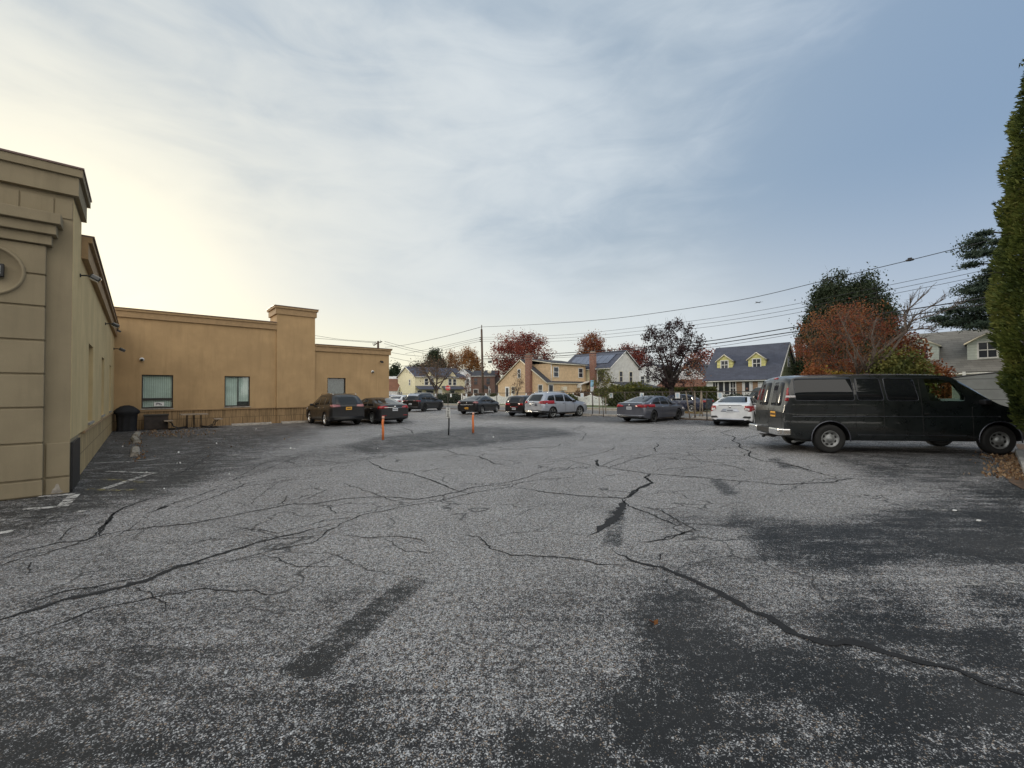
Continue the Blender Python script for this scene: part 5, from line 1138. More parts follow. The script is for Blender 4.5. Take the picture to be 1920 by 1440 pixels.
# white and brick colonial
P=AT(884,88); h2=house('house','two-storey house, white gable on its left and brown brick front with arched windows',P,R(-6))
gable(h2,-3.6,0,-.0,7,5.3,6.7,'s_white','r_dark','y',.2); gable(h2,.0,5.0,-.4,7.5,5.2,6.4,'brick_dk','r_dark','x',.2)
for u in (-2.4,-.8): win(h2,'y-',u,3.3,4.6,.6,0); win(h2,'y-',u+.4,.8,2.0,.6,0)
for u in (1.0,3.6): win(h2,'y-',u,3.4,4.7,.7,-.4,'brick_dk'); win(h2,'y-',u,.6,2.4,.9,-.4)
mb=MB(); mb.prism([(2.2,-1.2,2.5),(3.8,-1.2,2.5),(3.0,-1.2,3.3)],(0,.9,0),MT['r_dark']); mb.box(2.35,3.65,-1.1,-.41,.1,2.5,MT['brick_dk']); mb.build('porch',h2)
# far left garage
P=AT(722,84); h0=house('garage','small white garage with low reddish roof peeking past the tan building corner',P,R(-5)); h0['category']='garage'
gable(h0,-4,2.5,0,5,2.3,4.6,'s_white','r_brown','x',.2); mb=MB(); mb.box(-2,2.0,2.6,6,3.0,5.2,MT['s_white']); mb.build('upper_storey',h0)
# ---------------- fences ----------------
fe=thing('chain_link_fence','chain-link fence with a thin top rail along the edge of the parking lot','fence',F0,SRZ)
FL0,FL1=-16,33.5
mb=MB(); mb.tube([(FL0,0,1.66),(FL1,0,1.66)],.024,MT['fencerail'],8); mb.build('top_rail',fe)
pm0=None
for s_ in [FL0+2.75*i for i in range(19)]:
    mb=MB(); mb.tube([(0,0,0),(0,0,1.66),(0,0,1.70)],[.03,.03,.01],MT['fencerail'],8)
    if pm0 is None: pm0=mb.build('post',fe,(s_,0,0))
    else: o=pm0.copy(); sc.collection.objects.link(o); o.parent=fe; o.location=(s_,0,0)
mb=MB(); n=int((FL1-FL0)/.28)
vs=[]; fs=[]
for i in range(n):
    x=FL0+i*.28
    for d_ in (1,-1):
        xa,xb=(x,x+1.55) if d_>0 else (x+1.55,x); o=len(vs); r_=.0022
        vs+=[(xa-r_,0,.08),(xa+r_,0.002,.08),(xb+r_,0.002,1.63),(xb-r_,0,1.63)]; fs.append((o,o+1,o+2,o+3))
mb.add(vs,fs,MT['steel']); mb.build('wire_mesh',fe)
# small signs on fence
SG=[(817,'square white sign tied to the fence in front of the bare street tree trunk'),(846,'small white sign on the fence right of the stop sign'),(875,'small white sign on the fence above the left end of the lone black sedan'),(912,'white sign on the fence beside the grey street pole near the lone black sedan'),(1092,'white sign on the fence above the bonnet of the silver SUV'),(1146.5,'white sign on the fence right of the staked sapling, before the hedge end'),(1204,'white sign on the fence above the roof of the grey sedan'),(1271,'white sign on the fence above the navy sedan roof'),(1350.5,'white sign on the fence at the left edge of the white sedan roof')]
for px,lb in SG:
    d=ray(px,740); t=(F0-Vector((0,0,CH))).dot(fn)/d.dot(fn); p=Vector((0,0,CH))+d*t-fn*.035; p.z=0
    o=thing('reserved_sign',lb,'sign',p,SRZ,'white signs on the lot fence')
    mb=MB(); mb.box(-.15,.15,-.006,0,1.27,1.62,MT['white'],None,.002); mb.build('panel',o)
    mb=MB()
    for (a,b_,z) in ((-.07,.07,1.55),(-.09,.09,1.50),(-.08,.08,1.45),(-.09,.09,1.40),(-.05,.05,1.34)): mb.box(a,b_,-.009,-.0065,z-.012,z+.012,MT['blue'])
    mb.build('lettering',o)
# white vinyl fence
wf=thing('white_fence','white vinyl fence with scalloped top and capped posts across the street','fence',S(-15.5,12.0),SRZ)
a=AT(866,65); b_=AT(1142,50.3); wf.location=a; wd=(b_-a); wf.rotation_euler=(0,0,math.atan2(wd.y,wd.x)); WL=wd.length; npn=10; pl=WL/npn; post0=None
for i in range(npn+1):
    if post0 is None:
        mb=MB(); mb.box(-.075,.075,-.075,.075,0,1.42,MT['plank_w']); mb.lathe([(.11,1.42),(.11,1.45),(.05,1.49),(.075,1.56),(.05,1.62),(0,1.65)],MT['plank_w'],12); post0=mb.build('post',wf,(0,0,0))
    else: o=post0.copy(); sc.collection.objects.link(o); o.parent=wf; o.location=(i*pl,0,0)
pn0=None
for i in range(npn):
    if pn0 is None:
        mb=MB(); n=14; top=[(.08+(pl-.16)*j/n,1.36-.26*math.sin(math.pi*j/n)**.8) for j in range(n+1)]
        mb.prism([(x,-.045,z-.12) for x,z in top][::-1]+[(x,-.045,z) for x,z in top],(0,.09,0),MT['plank_w'])
        mb.prism([(.08,-.02,.1),(pl-.08,-.02,.1)]+[(x,-.02,z-.10) for x,z in top][::-1],(0,.04,0),MT['planks_w']); mb.box(.08,pl-.08,-.04,.04,.08,.22,MT['plank_w']); pn0=mb.build('panel',wf,(0,0,0))
    else: o=pn0.copy(); sc.collection.objects.link(o); o.parent=wf; o.location=(i*pl,0,0)
# grey board fence right behind van
a=AT(1786,17.5); gf=thing('grey_fence','grey board fence with an arched dark top rail behind the van','fence',a,R(-30))
mb=MB(); n=16; LN=6.5; top=[(LN*j/n,2.02+.42*math.sin(math.pi*min(1,.08+.92*j/n*.9))**.8) for j in range(n+1)]
mb.prism([(0,0,0),(LN,0,0)]+[(x,0,z) for x,z in top][::-1],(0,.06,0),MT['planks_g']); mb.build('panel',gf)
mb=MB(); mb.tube([(x,.03,z+.02) for x,z in top],.045,MT['black'],6); mb.build('top_rail',gf)
# ---------------- signs and poles across the street ----------------
p=G(840,758.5); o=thing('stop_sign','red octagonal stop sign on a brown post at the street corner','stop sign',p,R(-4)); o.location.z=0
mb=MB(); mb.tube([(0,0,0),(0,0,2.3)],.035,MT['brown_pole'],8); mb.build('post',o)
mb=MB(); oc=[(.40*math.cos(R(22.5+45*i)),-.05,2.45+.40*math.sin(R(22.5+45*i))) for i in range(8)]; mb.prism(oc,(0,.012,0),MT['red']); pp=mb.build('panel',o)
mb=MB()
for i in range(8):
    q=[(.375*math.cos(R(22.5+45*k)),.36) for k in (i,i+1)]; A=(.37*math.cos(R(22.5+45*i)),-.053,2.45+.37*math.sin(R(22.5+45*i))); B=(.37*math.cos(R(67.5+45*i)),-.053,2.45+.37*math.sin(R(67.5+45*i))); mb.tube([A,B],.009,MT['white'],4)
mb.build('border',o)
def text(body,size,loc,rot,mat,parent,name='lettering'):
    cu=bpy.data.curves.new(name,'FONT'); cu.body=body; cu.size=size; cu.align_x='CENTER'; cu.align_y='CENTER'; cu.extrude=.002; cu.offset=.006
    t_=bpy.data.objects.new('tmp',cu); sc.collection.objects.link(t_); dg=bpy.context.evaluated_depsgraph_get(); me=bpy.data.meshes.new_from_object(t_.evaluated_get(dg)); bpy.data.objects.remove(t_)
    me.materials.clear(); me.materials.append(mat); o_=bpy.data.objects.new(name,me); sc.collection.objects.link(o_); o_.parent=parent; o_.location=loc; o_.rotation_euler=rot; return o_
text('STOP',.30,(0,-.056,2.45),(R(90),0,0),MT['white'],o)
p=G(1112,764.5); o=thing('parking_rule_sign','pale blue over white sign on a brown post at the far kerb','sign',p,R(-6))
mb=MB(); mb.tube([(0,0,0),(-.08,0,2.55)],.04,MT['brown_pole'],8); mb.build('post',o)
mb=MB(); mb.box(-.26,.08,-.07,-.055,2.25,2.98,MT['blue']); mb.build('blue_panel',o); mb=MB(); mb.box(-.26,.08,-.07,-.055,1.75,2.24,MT['plate_w']); mb.build('white_panel',o)
mb=MB()
for z in (2.14,2.05,1.96,1.86): mb.box(-.20,.02,-.073,-.0705,z-.015,z+.015,MT['signtext'])
mb.tube([(-.09,-.073,2.75),(-.09,-.073,2.5),(-.15,-.073,2.42)],.012,MT['plate_w'],4); mb.build('lettering',o)
p=G(917,762); o=thing('street_post','thin pale grey post behind the lone black sedan','post',p); mb=MB(); mb.tube([(0,0,0),(0,0,2.5)],.045,MT['steel'],8); mb.build('post',o); mb=MB(); mb.box(-.02,.02,-.3,.3,1.9,2.5,MT['white']); mb.build('panel',o)
# utility pole
PT=AT(906,57); pole=thing('utility_pole','tall dark wooden utility pole across the street, left of the red oak','utility pole',PT,SRZ)
ztop=H(902,617,57); zt2=H(902,613,57)
mb=MB(); mb.tube([(0,0,0),(-.28,0,ztop)],[.19,.13],MT['wood'],12); mb.tube([(-.26,0,ztop-.2),(-.25,0,zt2+.3)],.06,MT['wood'],6); mb.build('shaft',pole)
mb=MB(); 
for z in (H(902,633,57),H(902,636.5,57),H(902,640,57)): mb.tube([(-.27,-.1,z),(-.27,-.35,z)],.06,MT['black'],8)
mb.build('insulators',pole)
mb=MB(); mb.tube([(-.25,0,6.3),(1.6,0,6.15),(2.2,0,6.2)],.035,MT['black'],6); mb.box(1.2,1.8,-.12,.12,5.65,5.95,MT['black'],None,.05); mb.build('cable_box',pole)
mb=MB(); mb.tube([(-.2,0,4.3),(.9,-.3,4.7),(2.0,-.5,4.6)],.04,MT['steel'],6); mb.build('lamp_arm',pole); mb=MB(); mb.lathe([(0,0),(.22,0),(.26,-.2),(.12,-.38),(0,-.4)],MT['offwhite'],14,Matrix.Translation((2.05,-.5,4.6))); mb.build('lamp',pole)
p2=AT(709,62); o=thing('utility_pole','distant utility pole top with slanted crossarm above the low wing roof','utility pole',p2,R(0)); z2=H(709,641,62)
mb=MB(); mb.tube([(0,0,0),(0,0,z2+.1)],.16,MT['wood'],8); mb.build('shaft',o)
mb=MB(); mb.tube([(.6,0,z2+.05),(-.1,0,z2-.15),(-.65,0,z2-.55)],.07,MT['wood'],6)
for x in (-.7,-.5,-.3,.1,.4): mb.tube([(x,0,z2-.3+x*.3),(x-.08,0,z2+.12+x*.35)],.035,MT['black'],5)
mb.build('crossarm',o)
# wires in the vertical plane of the street pole line
def inplane(px,py,P0=PT,nrm=fn):
    d=ray(px,py); t=(P0-Vector((0,0,CH))).dot(nrm)/d.dot(nrm); return Vector((0,0,CH))+d*t
def wires(lbl,pts,r,P0=PT,nrm=fn,off=0):
    Q=[inplane(x,y,P0,nrm)+fn*off for x,y in pts]; out=[]
    for i in range(len(Q)-1):
        p_=Q[max(i-1,0)];a_=Q[i];b2=Q[i+1];q_=Q[min(i+2,len(Q)-1)]
        # chord-length friendly interpolation
        for k in range(10):
            t=k/10; out.append(a_.lerp(b2,t))
    out.append(Q[-1])
    for _ in range(12): out=[out[0]]+[(out[i-1]+out[i]*2+out[i+1])/4 for i in range(1,len(out)-1)]+[out[-1]]
    mb=MB(); mb.tube(out,r,MT['wire'],5,False); o=mb.build('power_line'); tag(o,lbl,'cable','overhead cables along the street'); return o
wires('topmost overhead cable rising from the pole top to the upper right',[(902,613),(1000,609),(1160,597.5),(1400,562),(1550,525),(1706,488),(1850,452)],.022)
wires('upper of the three thin overhead cables right of the pole',[(903,632.6),(1060,629.5),(1320,600),(1480,573),(1800,507.5),(1900,482)],.014)
wires('middle of the three thin overhead cables right of the pole',[(903,636),(1060,635.4),(1320,608),(1480,582),(1800,517),(1900,494)],.014)
wires('lower of the three thin overhead cables right of the pole',[(903,640),(1060,641),(1320,615),(1480,590),(1800,526),(1900,504)],.014)
wires('upper thick overhead cable passing before the dark tree',[(905,668),(1041,663),(1092,659.7),(1320,642.5),(1500,611),(1800,566.5),(1890,550)],.034)
wires('lower thick overhead cable passing before the dark tree',[(905,673),(1041,668),(1092,664),(1320,648),(1505,619.4),(1787,580),(1890,563)],.034)
wires('thin cable just beneath the two thick ones',[(905,677),(1045,671),(1320,655),(1490,626),(1620,603)],.016)
wires('overhead cable sloping down left from the pole top',[(902,613),(840,630),(756,648),(722,651)],.03)
wires('upper thin cable sloping left from the pole',[(900,633),(860,642),(792,657),(760,663)],.022); wires('middle thin cable sloping left from the pole',[(900,636.5),(860,645),(800,660)],.022); wires('lower thin cable sloping left from the pole',[(900,640),(870,646),(820,660)],.022)
Pw=Vector((0,70,0)); ny=Vector((0,1,0))
for lb,pts in (('cable from behind the tower to the distant pole top, upper',[(590,629),(640,637),(706,641)]),('cable from behind the tower to the distant pole top, lower',[(590,634),(640,638),(706,643)]),
   ('cable crossing down right from the low wing roof, topmost',[(721,640),(760,651),(806,661)]),('cable crossing down right from the low wing roof, second',[(720,644),(760,655),(803,664.5)]),('cable from the low wing corner to the dark evergreen, third',[(734,661),(760,665.5),(790,668)]),
   ('cable from the low wing corner to the dark evergreen, fourth',[(732,670),(760,676),(785,679)]),('nearly level cable left of the dark evergreen, lowest',[(740,687),(760,686),(782,683)])):
    wires(lb,pts,.026,Pw,ny)
o=wires('thin service wire slanting down to the grey-roofed house',[(1830,566),(1795,592),(1760,617)],.014,Vector((0,31,0)),ny)
# squirrel-like lump on wire
p=inplane(1706,487.5); o=thing('cable_marker','small dark lump clipped on the topmost cable','cable marker',p,SRZ); mb=MB(); mb.lathe([(0,-.22),(.06,-.16),(.08,0),(.06,.16),(0,.22)],MT['wire'],8,Matrix.Rotation(R(90),4,'Y')); mb.box(-.1,.1,-.04,.04,.04,.14,MT['wire'],None,.03); mb.build('body',o)
# aircraft
pa=ray(1421,567).normalized()*1100+Vector((0,0,CH)); o=thing('aircraft','tiny distant airliner flying left in the blue sky','aircraft',pa,R(30))
mb=MB(); s=9.5
mb.lathe([(0,-s),(.5,-s*.93),(.95,-s*.8),(1.0,0),(.9,s*.55),(.35,s*.95),(0,s)],MT['plane'],12,Matrix.Rotation(R(90),4,'Y')@Matrix.Scale(1,4)); mb.build('fuselage',o)
mb=MB(); mb.prism([(-2,0,-.5),(1.5,0,-.5),(4.5,9,-.1),(3,9,-.1)],(0,0,.25),MT['plane']); mb.prism([(-2,0,-.5),(1.5,0,-.5),(4.5,-9,-.1),(3,-9,-.1)],(0,0,.25),MT['plane']); mb.build('wing',o)
mb=MB(); mb.prism([(6,-.12,.5),(9.3,-.12,.5),(10.3,-.12,3.8),(8.8,-.12,3.8)],(0,.24,0),MT['plane']); mb.build('tail',o)
# ---------------- trees ----------------
def tree(name,lbl,cat,loc,h,rad,zc0,tr,leaf,nleaf,ls,seed,nclump=60,sig=.16,bark='bark',shape='round',fork=None,bare=.0,lim=6,grp=None,twigs=2,leafup=0,flat=1.0,lean=(0,0),trunkname='trunk'):
    rng=np.random.default_rng(seed); root=thing(name,lbl,cat,loc,rng.uniform(0,6.28) if shape!='cone' else 0,grp)
    rx=rad; zc1=h; cz=(zc0+zc1)/2; rz=(zc1-zc0)/2; fork=fork or zc0*.8
    # clump centres inside crown
    C_=[]
    while len(C_)<nclump:
        u=rng.uniform(-1,1,3); q=np.linalg.norm(u)
        if q>1: continue
        if shape=='round' and q<.35: continue
        x,y,z=u*rx; z=cz+u[2]*rz
        if shape=='cone':
            t=(z-zc0)/(zc1-zc0); rr2=rx*(1-t)**.75*rng.uniform(.3,1); a=rng.uniform(0,6.28); x,y=rr2*math.cos(a),rr2*math.sin(a)
        if shape=='dome':
            t=(z-zc0)/(zc1-zc0); rr2=rx*(1-t)**.44*rng.uniform(.45,1); a=rng.uniform(0,6.28); x,y=rr2*math.cos(a),rr2*math.sin(a)
        if shape=='vase' and (z-zc0)/(zc1-zc0)<.45*(math.hypot(x,y)/rx): continue
        C_.append((x+lean[0]*(z-zc0),y+lean[1]*(z-zc0),z))
    C_=np.array(C_)
    tb=MB(); B=MT[bark]
    tip=Vector((lean[0]*(h-zc0)*.8,lean[1]*(h-zc0)*.8,h*.93 if shape=='cone' else zc0+(h-zc0)*.55)); fk=Vector((rng.uniform(-.1,.1),rng.uniform(-.1,.1),fork))
    tb.tube([(0,0,-.05),(0,0,.25),fk,fk.lerp(tip,.5)+Vector((rng.uniform(-.15,.15),rng.uniform(-.15,.15),0)),tip],[tr*1.35,tr,tr*.75,tr*.42,tr*.12],B,9)
    if shape!='cone':
        nodes=[(fk.lerp(tip,.5),tr*.4),(tip,tr*.15)]
        for i in range(lim):
            a=6.28*i/lim+rng.uniform(-.4,.4); el=rng.uniform(.35,1.15); r_=rx*rng.uniform(.5,.75)
            st=Vector((0,0,0)).lerp(fk,1) if i%2 else fk.lerp(tip,rng.uniform(.1,.4))
            e=Vector((math.cos(a)*r_,math.sin(a)*r_,zc0+(h-zc0)*rng.uniform(.25,.75)))
            m1=st.lerp(e,.35)+Vector((0,0,-rng.uniform(0,.1)*h*.3+.1)); m2=st.lerp(e,.7)+Vector((rng.uniform(-.2,.2),rng.uniform(-.2,.2),rng.uniform(0,.2)))
            tb.tube([st,m1,m2,e],[tr*.45,tr*.32,tr*.2,tr*.08],B,6)
            nodes+= [(m1,tr*.3),(m2,tr*.2),(e,tr*.08),(m1.lerp(m2,.5),tr*.25),(m2.lerp(e,.5),tr*.13)]
        nv=np.array([n_[0][:] for n_ in nodes])
        ends=[]
        for c in C_:
            dd=np.linalg.norm(nv-c,axis=1)+np.maximum(0,nv[:,2]-c[2])*.8; k=int(dd.argmin()); a_=nodes[k][0]; c_=Vector(c)
            m_=a_.lerp(c_,.5)+Vector(rng.uniform(-.08,.08,3))*rx; tb.tube([a_,m_,c_],[max(.012,nodes[k][1]*.5),max(.009,nodes[k][1]*.3),.006],B,4,False)
            for _ in range(twigs):
                s_=m_.lerp(c_,rng.uniform(0,1)); e=c_+Vector(rng.normal(0,sig*1.5*rx,3))+Vector((0,0,.1*rx)); tb.tube([s_,s_.lerp(e,.5)+Vector(rng.uniform(-.03,.03,3))*rx,e],[.010,.007,.004],B,3,False); ends.append(e)
    tb.build(trunkname,root)
    if nleaf:
        cl=rng.integers(0,len(C_),nleaf); sg=sig*rx*rng.uniform(.6,1.3,len(C_))[cl][:,None]
        pts=C_[cl]+rng.normal(size=(nleaf,3))*sg*np.array([1,1,flat])
        if bare>0:
            keep_=(cl/len(C_))>bare*rng.uniform(0,1,nleaf); pts=pts[keep_]; cl=cl[keep_]
        cv=rng.uniform(0,1,len(C_))[cl]
        leafcloud('crown',pts,ls,MT[leaf],rng,root,.62,leafup,cv)
    return root
TG='autumn trees beyond the houses'
tree('oak_tree','large red-leaved oak rising behind the tan house','tree',AT(978,86),13.6,6.6,4.0,.45,'f_red',17000,.16,11,120,.105,grp=TG)
tree('oak_tree','orange brown tree behind the brick house, left of the tall pole','tree',AT(868,104),12.2,5.2,4.5,.4,'f_orange',13000,.16,12,90,.11,grp=TG)
tree('oak_tree','rusty round-topped tree above the solar roof','tree',AT(1114,92),14.0,3.9,5.5,.4,'f_rust',8000,.19,13,60,.16,grp=TG)
tree('oak_tree','dull red tree between the solar roof and the white house','tree',AT(1187,86),11.6,3.0,4,.3,'f_red',5000,.18,14,45,.17,grp=TG)
tree('oak_tree','reddish tree low behind the dark street tree','tree',AT(1318,80),9.6,3.6,3,.3,'f_red',4500,.18,15,45,.17,grp=TG)
tree('evergreen_tree','dark evergreen with pointed top behind the cream house','tree',AT(815,98),11.6,4.3,2,.35,'f_ever',12000,.24,16,110,.14,shape='cone')
tree('evergreen_tree','low dark evergreen left of the pointed one','tree',AT(788,98),8.2,3.4,1.5,.3,'f_ever',7000,.24,17,80,.16)
tree('evergreen_tree','dark evergreen at the corner of the tan building','tree',AT(741,92),8.2,2.6,1.0,.3,'f_ever',6000,.22,18,70,.16,shape='cone')
tree('evergreen_tree','dark evergreen just right of the corner one, in front of the cream house side','tree',AT(752,96),6.8,1.6,1.0,.25,'f_ever',3500,.22,19,50,.16,shape='cone')
tree('street_tree','nearly bare street tree with spreading branches behind the black crossover','tree',AT(818,47),5.9,2.9,2.4,.17,'f_brown',900,.085,21,110,.13,bark='bark',shape='vase',twigs=5,lim=8,fork=1.9)
tree('street_tree','dark purple-leaved street tree with a thick trunk behind the navy sedan','tree',AT(1259,36.0),7.9,2.7,2.0,.26,'f_purple',6800,.085,22,150,.08,bark='bark_dark',twigs=4,lim=9,fork=1.8)
tree('young_tree','thin almost bare young tree before the tan house gable','tree',AT(969,55),4.7,1.05,1.6,.06,'f_brown',350,.07,23,30,.2,twigs=4,lim=5)
tree('young_tree','slender nearly bare tree with few reddish leaves before the brick house','tree',AT(876,72),5.0,1.3,1.6,.07,'f_rust',420,.09,24,30,.2,twigs=4,lim=5)
st1=tree('sapling','staked sapling with sparse green leaves by the fence, right of the silver SUV','sapling',AT(1131,28.6),3.3,.72,1.15,.025,'f_shrub',1500,.05,25,40,.2,twigs=3,lim=6)
st2=tree('sapling','staked sapling with thin rusty leaves by the fence, left of the white sedan','sapling',AT(1302,25.6),4.0,.75,1.7,.025,'f_rust',420,.05,26,30,.2,twigs=3,lim=6)
for px,y0,py,lb,ln in ((1124,745-4,777,'left stake of the sapling beside the silver SUV',(-.02,0)),(1136,741,776,'right stake of the sapling beside the silver SUV',(-.01,0)),
   (1294,731,786,'leaning stake left of the rusty sapling',(-.24,0)),(1312,731,783,'reddish grey stake just right of the rusty sapling',(.12,0)),(1318,730,784,'pale stake nearest the white sedan',(-.06,0)),(1304,731,785,'upright stake at the trunk of the rusty sapling',(-.02,0))):
    p=G(px,py); o=thing('tree_stake',lb,'stake',p,0,'wooden stakes around the saplings'); mb=MB(); mb.tube([(0,0,0),(ln[0],0,1.72)],.035,MT['stake'],7); mb.build('stake',o)
# right side cluster
tree('conifer_tree','big dark broad evergreen rising behind the rusty tree','tree',AT(1590,40),12.9,4.9,1.5,.4,'f_ever',100000,.10,31,360,.085,shape='dome',twigs=1)
tree('dogwood_tree','wide rusty red and orange tree behind the van roof','tree',AT(1592,24),6.7,2.7,1.7,.16,'f_rust',12500,.052,32,210,.085,twigs=3,lim=9,fork=1.5)
tree('bare_tree','bare forked tree whose branches reach right over the van','tree',AT(1612,21.5),5.2,1.2,2.6,.09,'f_brown',60,.06,33,16,.12,twigs=4,lim=5,fork=2.3,lean=(0,0)).rotation_euler=(0,0,0)
def limb_tree():
    o=thing('bare_tree','long bare branches with tiny twigs stretching right above the shrubs','tree',AT(1628,21),0); mb=MB(); rng=random.Random(8)
    def pt(px,py): return Vector((AT(px,21).x-AT(1628,21).x,0,H(px,py,21)))
    mb.tube([(0,0,0),(0,0,1.2),pt(1627,700)],[.17,.15,.13],MT['bark'],9)
    for chain,r0 in (([(1627,700),(1650,672),(1688,622),(1707,585),(1727,553)],.09),([(1627,700),(1660,668),(1700,620),(1735,590),(1764,562)],.08),([(1690,622),(1715,600),(1745,592),(1790,572)],.045),([(1688,622),(1720,618),(1755,616),(1772,620)],.04),([(1627,700),(1630,660),(1638,630),(1660,592)],.07),([(1627,700),(1600,672),(1592,640),(1596,600)],.07),([(1700,605),(1712,575),(1710,566)],.025),([(1640,690),(1700,655),(1740,640)],.04)):
        P_=[pt(*c)+Vector((0,rng.uniform(-.5,.5)*(i>0),0)) for i,c in enumerate(chain)]; mb.tube(P_,[r0*(1-.8*i/(len(P_)-1)) for i in range(len(P_))],MT['bark'],6)
        for i in range(1,len(P_)):
            for _ in range(9):
                s=P_[i-1].lerp(P_[i],rng.uniform(.1,1)); dr=(P_[i]-P_[i-1]).normalized()*.35+Vector((rng.uniform(-.3,.3),rng.uniform(-.3,.3),rng.uniform(-.05,.4)))
                e=s+dr*rng.uniform(.5,1.4); mb.tube([s,s.lerp(e,.5)+Vector((0,0,.05)),e],[.018,.012,.006],MT['bark'],4,False)
                for _ in range(2):
                    s2=s.lerp(e,rng.uniform(.3,1)); e2=s2+Vector((rng.uniform(-.2,.25),rng.uniform(-.2,.2),rng.uniform(-.05,.25))); mb.tube([s2,e2],[.008,.004],MT['bark'],3,False)
    mb.build('trunk',o)
limb_tree()
def shrub(name,lbl,loc,rx,ry,z0,z1,leaf,n,ls,seed,rz=0,cat='shrub',box=False,grp=None,core=True):
    rng=np.random.default_rng(seed); root=thing(name,lbl,cat,loc,rz,grp)
    if box:
        pts=rng.uniform(-1,1,(n,3)); ax=rng.integers(0,3,n); sg=np.sign(rng.uniform(-1,1,n)); f=rng.uniform(0,1,n)<.85
        for k in range(3): pts[:,k]=np.where(f&(ax==k)&(k!=2),sg,pts[:,k])
        pts[:,2]=np.where(f&(ax==2),1,pts[:,2]); wob=1+.05*np.sin(pts[:,0]*9+seed)+rng.normal(0,.02,n)
    else:
        pts=rng.normal(size=(n,3)); pts/=np.linalg.norm(pts,axis=1)[:,None]; a=np.arctan2(pts[:,1],pts[:,0])
        wob=(1+.12*np.sin(a*3+seed)+.10*np.sin(a*7+pts[:,2]*6))*rng.uniform(.62,1.02,n)
    V=pts*wob[:,None]; P_=np.stack([V[:,0]*rx,V[:,1]*ry,(z0+z1)/2+V[:,2]*(z1-z0)/2],1); P_=P_[P_[:,2]>.02]
    cv=.5+.5*np.sin(P_[:,0]*4+seed)*np.sin(P_[:,2]*5+P_[:,1]*3)
    leafcloud('foliage',P_,ls,MT[leaf],rng,root,.6,0,cv)
    mb=MB(); 
    for i in range(9):
        a=6.28*i/9+seed; mb.tube([(0,0,0),(math.cos(a)*rx*.3,math.sin(a)*ry*.3,z1*.4),(math.cos(a)*rx*.6,math.sin(a)*ry*.6,z1*.8)],[.04,.025,.01],MT['bark_dark'],4,False)
    if box and core: mb.box(-rx*.90,rx*.90,-ry*.85,ry*.85,.0,z1*.92,MT['bark_dark'])
    mb.build('stems',root); return root
# clipped hedge along street
hp=AT(1325,36.4); hq=AT(1178,45.5); hd_=(hq-hp); HL=hd_.length
shrub('hedge','long clipped green hedge along the far pavement with flat lighter top',(hp+hq)/2,HL/2,.9,0,1.98,'f_hedge',26000,.09,41,math.atan2(hd_.y,hd_.x),'hedge',True)
shrub('hedge','sloping left end of the clipped hedge next to the white fence',AT(1163,46.5),1.7,1.0,-.4,1.75,'f_hedge',6000,.09,42,0,'hedge')
for i,(px,Y_,rx,z1,lf,lb) in enumerate(((818,66,1.7,1.6,'f_ever','dark clipped shrub behind the stop sign post, left'),(845,66,1.7,1.75,'f_ever','dark rounded shrub just right of the stop sign'),(880,68,2.0,1.6,'f_brown','mixed brown shrub at the left end of the white fence'),(898,70,1.5,1.5,'f_ever','dark shrub before the brick house'),
   (925,68,1.6,1.6,'f_hedge','green shrub left of the tan house'),(1066,53,1.3,1.45,'f_hedge','low green shrub against the side of the tan house'),(1100,54,2.2,1.9,'f_brown','reddish brown shrubs under the carport'),(1125,54,1.6,2.2,'f_hedge','olive shrub between carport and porch'),
   (1160,55,2.6,2.6,'f_shrub','tall olive shrub in front of the porch roof'),(1190,54,2.2,2.9,'f_shrub','loose yellowish green shrub by the white house'),(1385,42.5,2.6,1.35,'f_ever','dark low shrub under the picture window of the yellow house'),(1335,39,1.2,1.5,'f_hedge','green shrub at the left corner of the yellow house'))):
    shrub('shrub',lb,AT(px,Y_),rx,rx*.8,-.2,z1,lf,int(1500+900*rx),.13,50+i,0,grp='shrubs before the houses')
shrub('shrub','yellow clipped shrub row just above the van roof',AT(1560,23),2.0,.8,.2,2.75,'f_yellow',6500,.08,71); shrub('shrub','orange shrub in front of the rusty tree base',AT(1528,22.5),.9,.8,.2,3.0,'f_ornge_sh',3600,.08,72)
shrub('shrub','olive and green shrub right of the rusty tree',AT(1680,21),1.55,1.1,.2,3.7,'f_shrub',8000,.08,73); shrub('shrub','tall rusty green shrub before the left white dormer',AT(1700,22),.9,.9,.5,4.75,'f_rust',4500,.08,74)
shrub('shrub','bright orange red shrub before the pale grey roof',AT(1748,21),1.0,.9,.2,3.05,'f_ornge_sh',5500,.075,75); shrub('shrub','orange shrub glimpsed between the forked trunks',AT(1640,22),.9,.8,.2,3.0,'f_ornge_sh',3200,.08,76)
